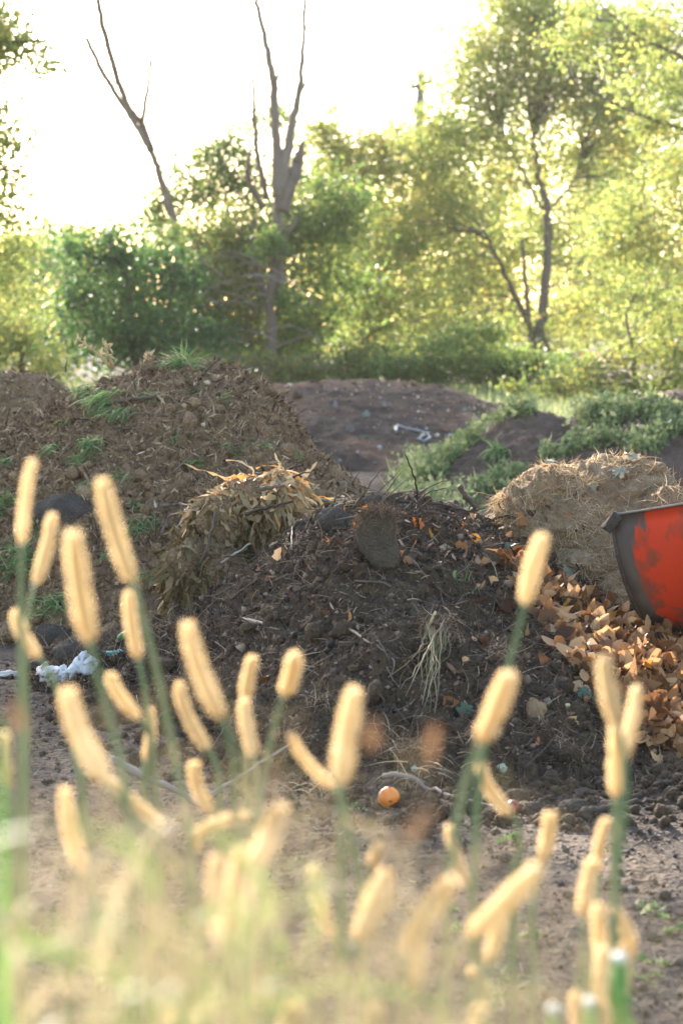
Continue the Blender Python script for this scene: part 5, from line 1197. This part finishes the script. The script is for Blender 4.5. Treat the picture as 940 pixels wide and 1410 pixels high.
# ---------------------------------------------------------------- foxtail grass in the foreground
# (top u, v), (bottom u, v) of the seed head, width px, bend px (sideways bulge), distance, (stem end u, v), label
FX = [
 ((45,632),(30,750),27,-3,2.75,(28,1090),'tallest pale foxtail at the left edge'),
 ((72,708),(48,805),27,4,2.9,(38,1000),'dull tan foxtail just right of the tallest one at the left edge'),
 ((140,660),(182,802),37,-4,2.45,(255,1110),'long foxtail leaning left in front of the tall heap'),
 ((100,733),(124,885),46,-3,2.2,(165,1040),'broad foxtail between the two tall left ones'),
 ((22,842),(54,905),25,-8,2.9,(112,1085),'small nodding foxtail left of the white rag'),
 ((177,815),(191,908),28,-3,2.9,(215,1090),'slim foxtail in front of the green cucumber'),
 ((258,858),(306,990),42,-8,2.35,(322,1110),'stout foxtail at the left foot of the black heap'),
 ((93,950),(148,1078),46,-10,2.1,(240,1180),'stout orange-rimmed foxtail below the white rag'),
 ((222,1136),(140,1068),26,-4,2.7,(110,1190),'thin drooping foxtail pointing right below the stout orange-rimmed one'),
 ((152,928),(192,990),26,-8,2.9,(200,1080),'curved foxtail right of the white rag'),
 ((205,975),(200,1048),24,5,3.0,(205,1120),'short foxtail tucked beneath the curved one right of the rag'),
 ((247,940),(287,1032),27,-10,2.8,(300,1125),'curved slim foxtail below the stout one'),
 ((348,905),(338,968),27,-2,2.9,(340,1120),'upper of two stacked foxtails left of the round-headed one'),
 ((336,965),(350,1042),30,-3,2.8,(342,1120),'lower of two stacked foxtails left of the round-headed one'),
 ((405,902),(391,958),34,3,2.75,(357,1115),'short round-headed foxtail on a slanting stem'),
 ((400,1012),(458,1085),26,-9,2.8,(485,1160),'thin arching foxtail left of the big upright one'),
 ((488,950),(470,1082),48,-3,2.2,(470,1180),'big upright orange foxtail left of the tomato'),
 ((268,1050),(293,1122),28,-9,2.8,(305,1180),'short curved foxtail in the lower left middle'),
 ((90,1085),(120,1208),36,-8,2.3,(130,1330),'pale foxtail over the dry grass at lower left'),
 ((268,1175),(345,1122),28,-26,2.5,(360,1210),'foxtail arched over like a hook'),
 ((386,1110),(348,1198),48,4,2.0,(335,1330),'blurred fat foxtail right of the hooked one'),
 ((332,1170),(312,1290),50,2,1.9,(318,1420),'fattest blurred foxtail in the lower left cluster'),
 ((296,1180),(304,1300),40,-3,1.95,(310,1430),'blurred foxtail merged with the fattest one on its left'),
 ((432,1193),(458,1292),30,-5,2.4,(470,1400),'faint slim foxtail on its own in the lower middle'),
 ((522,1166),(512,1192),26,0,2.5,(500,1300),'stubby foxtail tip seen nearly end-on'),
 ((532,1200),(490,1298),48,4,2.05,(470,1430),'fat foxtail leaning right below the tomato'),
 ((625,1212),(562,1320),46,-10,2.05,(545,1430),'fat foxtail curving right in the lower middle'),
 ((575,1280),(566,1366),40,2,2.2,(560,1430),'foxtail under the curving fat one'),
 ((618,1138),(644,1222),25,-3,2.7,(655,1330),'slim foxtail pointing up left below the clod'),
 ((757,1120),(744,1192),28,3,2.7,(735,1330),'short foxtail standing above the big slanting one'),
 ((738,1195),(645,1290),48,6,2.05,(600,1430),'big foxtail slanting far to the right'),
 ((690,1255),(670,1328),33,3,2.3,(660,1430),'foxtail hanging under the big slanting one'),
 ((747,738),(722,832),35,-2,2.55,(668,1020),'lone tall foxtail in front of the leaf drift'),
 ((700,928),(660,1024),44,3,2.2,(635,1100),'stout foxtail on the black slope below the lone tall one'),
 ((662,1052),(704,1122),26,-11,2.8,(706,1200),'curved foxtail by the crumpled scrap'),
 ((831,905),(851,1002),38,-3,2.35,(848,1200),'left arm of the foxtails crossing in a Y at the right'),
 ((876,945),(856,1052),28,3,2.6,(846,1200),'right arm of the foxtails crossing in a Y at the right'),
 ((848,990),(848,1097),34,0,2.5,(850,1270),'stem-like lower foxtail of the Y at the right'),
 ((834,1128),(822,1204),27,-3,2.65,(812,1330),'upper foxtail of a stacked pair at right'),
 ((815,1185),(803,1265),31,-3,2.5,(792,1400),'lower foxtail of a stacked pair at right'),
 ((823,1248),(832,1325),30,-3,2.4,(830,1430),'foxtail left of the highest cut stalk'),
 ((842,1250),(868,1325),26,9,2.5,(862,1430),'outward-curved foxtail right of the highest cut stalk'),
 ((830,1305),(824,1384),30,0,2.3,(824,1430),'low foxtail directly left of the highest cut stalk'),
 ((856,1300),(858,1376),26,2,2.45,(858,1430),'low foxtail behind the highest cut stalk'),
 ((645,1336),(660,1384),24,14,2.5,(652,1430),'little hooked foxtail near the bottom edge'),
 ((662,1388),(650,1425),34,2,2.2,(650,1450),'cropped foxtail tip at the bottom below the hooked one'),
 ((792,1368),(795,1425),26,0,2.3,(795,1450),'cropped foxtail between two cut stalks at the bottom'),
 ((828,1382),(836,1425),30,0,2.3,(836,1450),'cropped foxtail at the bottom right of the middle cut stalk'),
 ((8,1010),(14,1085),24,-2,2.2,(5,1300),'yellowish foxtail cut by the left border'),
 ((405,1385),(392,1440),46,2,1.8,(390,1460),'cropped blurred foxtail at the bottom edge left of centre'),
 ((515,1388),(500,1440),44,2,1.8,(500,1460),'cropped blurred foxtail at the bottom edge near centre'),
 ((245,1392),(250,1440),44,0,1.8,(250,1460),'cropped blurred foxtail at the bottom left'),
]
def gz(x, y): return float(bank(np.array(x), np.array(y)))
for k, (a, c, wpx, bend, Yd, se, lab) in enumerate(FX):
    rng = np.random.default_rng(1100 + k)
    A, Bt = at(a[0], a[1], Yd + rng.uniform(-.04, .04)), at(c[0], c[1], Yd)
    ax = A - Bt; mid = (A + Bt) / 2 + np.array((bend * Yd / F * 2, 0, abs(bend) * Yd / F * .5))
    hp = bez(Bt, mid, A, 26)
    R = wpx * .35 * Yd / F
    SE = at(se[0], se[1], Yd)
    dirn = nrm(SE - Bt)
    root_ = SE + dirn * .1; g0 = gz(root_[0] + (root_[0] - Bt[0]) * .6, Yd)
    foot = np.array((SE[0] + (SE[0] - Bt[0]) * .35, Yd + rng.uniform(-.05, .05), g0))
    t = thing('foxtail', lab, 'foxtail', foot, 'foxtail grasses in the foreground')
    # stem leaves the head along its own axis, then bends down
    q0 = Bt; hd = nrm(hp[0] - hp[3])
    pts = np.concatenate([bez(q0, q0 + hd * min(.05, np.linalg.norm(SE - q0) * .4), SE, 10), bez(SE, SE + nrm(SE - q0) * .08, foot, 9)[1:]])
    b = MB(); V, T, Q = tube(pts, np.linspace(.0028, .0050, len(pts)), 7); b.add(V, T, Q, rnd=rng.random()); b.build('stem', M['fox_stem'], t, smooth=True)
    tt = (1 - np.cos(np.linspace(0, PI, 26))) / 2
    rad = R * rng.uniform(.66, .8) * np.sqrt(np.clip(1 - np.abs(2 * tt - 1) ** rng.uniform(3, 5), 0.002, 1)) * (1 - rng.uniform(-.05, .35) * tt) * (1 + .05 * np.sin(tt * rng.uniform(6, 14) + rng.uniform(0, 6)))
    hp = bez(Bt, mid, A, 101)[np.round(tt * 100).astype(int)]
    V, T, Q = tube(hp, rad, 14); V = V + rng.normal(0, R * .02, V.shape)
    hd_ = MB(); hd_.add(V, T, Q, rnd=rng.random()); sh = hd_.build('seed_head', M['fox_core'], t, smooth=True)
    nb = 1500
    ti = rng.random(nb) * .99; i0 = np.clip(np.searchsorted(tt, ti) - 1, 0, 24); cen = np.stack([np.interp(ti, tt, hp[:, c_]) for c_ in range(3)], -1)
    tan = nrm(hp[i0 + 1] - hp[i0]); rd = rng.normal(size=(nb, 3)); rd = nrm(rd - (rd * tan).sum(-1, keepdims=True) * tan)
    rr = np.interp(ti, tt, rad)
    V, Qd, m = ribbons(cen + rd * rr[:, None] * .9, rd * .8 + tan * .8, R * rng.uniform(.35, .85, nb), .0009, k=2, curl=.3, seed=1200 + k)
    b = MB(); b.add(V, Q=Qd, rnd=rep(rng.random(nb), m)); b.build('bristles', M['fox_bristle'], sh)
    if rng.random() < 0:
        q = pts[10]; dd = np.array((rng.choice([-1, 1]) * .5, rng.normal(0, .2), .75))
        V, Qd, m = ribbons([q], [dd], .18, .008, k=8, curl=.3, droop=1.4, seed=k)
        b = MB(); b.add(V, Q=Qd, rnd=rng.random()); b.build('leaf_blade', M['fox_stem'], t)

# cut green stalks
for k, (u, v, w, Yd, lab) in enumerate([(852, 1318, 22, 2.15, 'highest cut green stalk with a white top'), (811, 1380, 20, 2.1, 'middle cut green stalk near the bottom edge'), (762, 1390, 19, 2.1, 'lowest cut green stalk near the bottom edge'), (248, 1372, 20, 1.75, 'faint blurred cut stalk at lower left')]):
    A = at(u, v, Yd); R = w / 2 * Yd / F; foot = np.array((A[0] + .01, Yd + .01, gz(A[0], Yd)))
    t = thing('cut_stalk', lab, 'cut stalk', foot, 'cut green stalks')
    pts = bez(foot, (foot + A) / 2, A - np.array((0, 0, .004)), 12)
    b = MB(); V, T, Q = tube(pts, R * (1 + .06 * np.sin(np.arange(12) * 2.)), 14); b.add(V, T, Q, rnd=random.random()); b.build('stalk', M['stub'], t, smooth=True)
    V, T, Q = tube([A - np.array((0, 0, .004)), A + np.array((0, .0, .002)), A + np.array((0, 0, .0035))], [R * 1.02, R * 1.0, R * .6], 14); b = MB(); b.add(V, T, Q, rnd=.5); b.build('cut_top', M['pith'], t, smooth=True)
    if k == 0:
        q = at(850, 1392, Yd); V, Qd, m = ribbons([q], [(.5, -.1, -.5)], .07, .009, k=6, curl=.1, droop=.6, seed=1); b = MB(); b.add(V, Q=Qd, rnd=.8); b.build('leaf_blade', M['stub'], t)
# broad green blade at the left border
b = MB(); q = at(6, 1500, 1.5)
V, Qd, m = ribbons([(q[0], 1.5, gz(q[0], 1.5))], [(.0, 0, 1)], at(8, 985, 1.5)[2] - gz(q[0], 1.5), .014, k=14, curl=.0, droop=.0, seed=4, up=np.array([(0, 1, 0)])); b.add(V, Q=Qd, rnd=.9)
tag(b.build('broad_green_blade', M['stub'], origin=(q[0], 1.5, gz(q[0], 1.5))), 'broad bright green blade upright at the left border', 'grass blade')

# tall dry grass veil: fine stalks close to the lens, densest at lower left
rng = np.random.default_rng(1300)
def veil(n, urange, top_fn, Yr, name, label, w=(.0008, .0022), tone=(0, 1), seeds=True, mat='veil'):
    b = MB(); Ps, Ds, Ls = [], [], []; tips = []
    for _ in range(n):
        u = rng.uniform(*urange); Yd = rng.uniform(*Yr); vt = top_fn(u) + abs(rng.normal(0, 90))
        A = at(u, vt, Yd); g0 = gz(A[0], Yd); f0 = np.array((A[0] + rng.normal(0, .06), Yd + rng.normal(0, .05), g0))
        Ps.append(f0); Ds.append(A - f0); Ls.append(np.linalg.norm(A - f0)); tips.append(A)
    V, Qd, m = ribbons(np.array(Ps), np.array(Ds), np.array(Ls), rng.uniform(*w, n) * 2, k=9, curl=.4, droop=.1, seed=1301, taper=True)
    tn = rng.uniform(*tone, n); b.add(V, Q=Qd, rnd=rep(tn, m))
    if seeds:
        tips = V.reshape(n, m, 3)[:, -1]
        kk = rng.choice(n, n * 26); off = rng.normal(0, 1, (len(kk), 3)) * np.array((.016, .016, .03)) - np.array((0, 0, .03))
        V, T = leafquads(tips[kk] + off, rng.uniform(.002, .006, len(kk)), rng, .5); b.add(V, T=T, rnd=rep(rng.uniform(.4, 1, len(kk)), 4))
    tag(b.build(name, M[mat]), label, 'tall grass', kind='stuff')
veil(430, (-60, 450), lambda u: np.interp(u, [-60, 100, 250, 420], [1060, 1110, 1180, 1260]), (.75, 1.4), 'tall_grass', 'blurred dry beige grass filling the lower left corner', tone=(0, 1))
veil(100, (380, 800), lambda u: np.interp(u, [380, 760], [1240, 1350]), (1.2, 2.1), 'tall_grass', 'thin blurred dry grass along the bottom middle', tone=(.1, 1))
veil(34, (0, 470), lambda u: 1000, (1.5, 2.6), 'tall_grass', 'a few fine brownish grass stalks rising through the left foxtails', tone=(.5, .8))

n = 60; Ps = np.array([at(rng.uniform(-40, 420), rng.uniform(1240, 1440), rng.uniform(1.1, 1.8)) for _ in range(n)])
V, Qd, m = ribbons(Ps, rng.normal(size=(n, 3)) * .5 + np.array((0, 0, 1)), rng.uniform(.06, .16, n), .006, k=9, curl=1.2, droop=3.2, seed=9)
b = MB(); b.add(V, Q=Qd, rnd=rep(rng.choice([.1, .25, .8, 1.0], n), m)); tag(b.build('arching_grass', M['veil']), 'arching blurred dry and green blades low in the left corner', 'tall grass', kind='stuff')
# near brown dead leaves on thin stalks (blurred, in front of the tomato)
M['deadleaf'] = mat_rnd('brown_dead_leaf', [(0, (.16, .085, .045)), (1, (.26, .15, .08))], transl=.4, rough=.6)
for k, (u, v, du, dv, w, lab) in enumerate([(600, 1000, -20, 60, 14, 'blurred brown dead leaf right of the big foxtail, upper one'), (510, 990, 4, 60, 14, 'blurred brown dead leaf beside the big upright foxtail'), (600, 1120, -60, 34, 18, 'blurred brown dead leaf below the tomato'), (375, 1045, 14, 70, 16, 'blurred brown dead leaf left of the thin arching foxtail'), (20, 960, -10, 60, 20, 'blurred brown dead leaf at the left border')]):
    Yd = 1.45; A, E = at(u, v, Yd), at(u + du, v + dv, Yd); t = thing('dead_plant', lab, 'dead plant', (E[0], Yd, gz(E[0], Yd)))
    V, Qd, m = ribbons([A], [E - A], np.linalg.norm(E - A), w * Yd / F * 1.4, k=7, curl=.7, seed=k + 5, taper=False); V = V + rng.normal(0, .0012, V.shape); b = MB(); b.add(V, Q=Qd, rnd=.5); b.build('withered_leaf', M['deadleaf'], t)
    V, T, Q = tube(bez((E[0], Yd, gz(E[0], Yd)), (E[0] + .02, Yd, .6), E, 10), .0011, 5); b = MB(); b.add(V, T, Q, rnd=.3); b.build('stalk', M['twig'], t)

# ---------------------------------------------------------------- haze
HAZE = True
if HAZE:
    m, nt, nd, lk = mat_new('haze_air')
    pv_ = nd.new('ShaderNodeVolumePrincipled'); pv_.inputs['Color'].default_value = (1.0, .95, .84, 1); pv_.inputs['Density'].default_value = .00035; pv_.inputs['Anisotropy'].default_value = .4
    out = nd.new('ShaderNodeOutputMaterial'); lk.new(pv_.outputs[0], out.inputs['Volume'])
    V, T, Q = boxm(np.array((0, 55., 7.5)), np.array((1., 0, 0)), np.array((0, 1., 0)), np.array((0, 0, 1.)), 90, 130, 19)
    b = MB(); b.add(V, T, Q, rnd=0)
    o = b.build('haze', m, origin=(0, 55, 0)); tag(o, 'pale warm backlit haze in the air between the camera and the trees', 'haze', kind='stuff')

# ---------------------------------------------------------------- light
sd = Vector((math.sin(SUN_AZ) * math.cos(SUN_EL), math.cos(SUN_AZ) * math.cos(SUN_EL), math.sin(SUN_EL)))
ld = bpy.data.lights.new('sun', 'SUN'); ld.energy = 4.4; ld.angle = math.radians(.55); ld.color = (1, .92, .80)
lo = bpy.data.objects.new('sun', ld); COL.objects.link(lo); lo.rotation_euler = sd.to_track_quat('Z', 'Y').to_euler(); lo.location = (-10, 30, 20)
w = bpy.data.worlds.new('World'); sc.world = w; w.use_nodes = True
nt = w.node_tree; bg = nt.nodes['Background']; sky = nt.nodes.new('ShaderNodeTexSky'); sky.sky_type = 'NISHITA'; sky.sun_disc = False
sky.sun_elevation = SUN_EL; sky.sun_rotation = SUN_AZ; sky.air_density = 1.0; sky.dust_density = 1.6; sky.ozone_density = 0.5
nt.links.new(sky.outputs[0], bg.inputs[0]); bg.inputs[1].default_value = .15

# ---------------------------------------------------------------- camera and render
cd = bpy.data.cameras.new('camera'); co = bpy.data.objects.new('camera', cd); COL.objects.link(co); sc.camera = co
cd.sensor_fit = 'HORIZONTAL'; cd.sensor_width = 24; cd.lens = 85; cd.clip_start = .05; cd.clip_end = 2000
co.location = (0, 0, CAMH); co.rotation_euler = (PI / 2 - PITCH, 0, 0)
cd.dof.use_dof = True; cd.dof.focus_distance = 8.6; cd.dof.aperture_fstop = 5.0
sc.view_settings.view_transform = 'Standard'; sc.view_settings.look = 'None'; sc.view_settings.gamma = 1; sc.view_settings.exposure = 1.95
sc.render.engine = 'CYCLES'
cy = sc.cycles
cy.use_denoising = True
try: cy.denoiser = 'OPENIMAGEDENOISE'
except Exception: pass
cy.max_bounces = 7; cy.diffuse_bounces = 3; cy.transmission_bounces = 5; cy.transparent_max_bounces = 8; cy.volume_bounces = 1
cy.sample_clamp_indirect = 8; cy.adaptive_threshold = .005; cy.caustics_reflective = False; cy.caustics_refractive = False
for o in sc.objects:
    if '_o' in o: del o['_o']
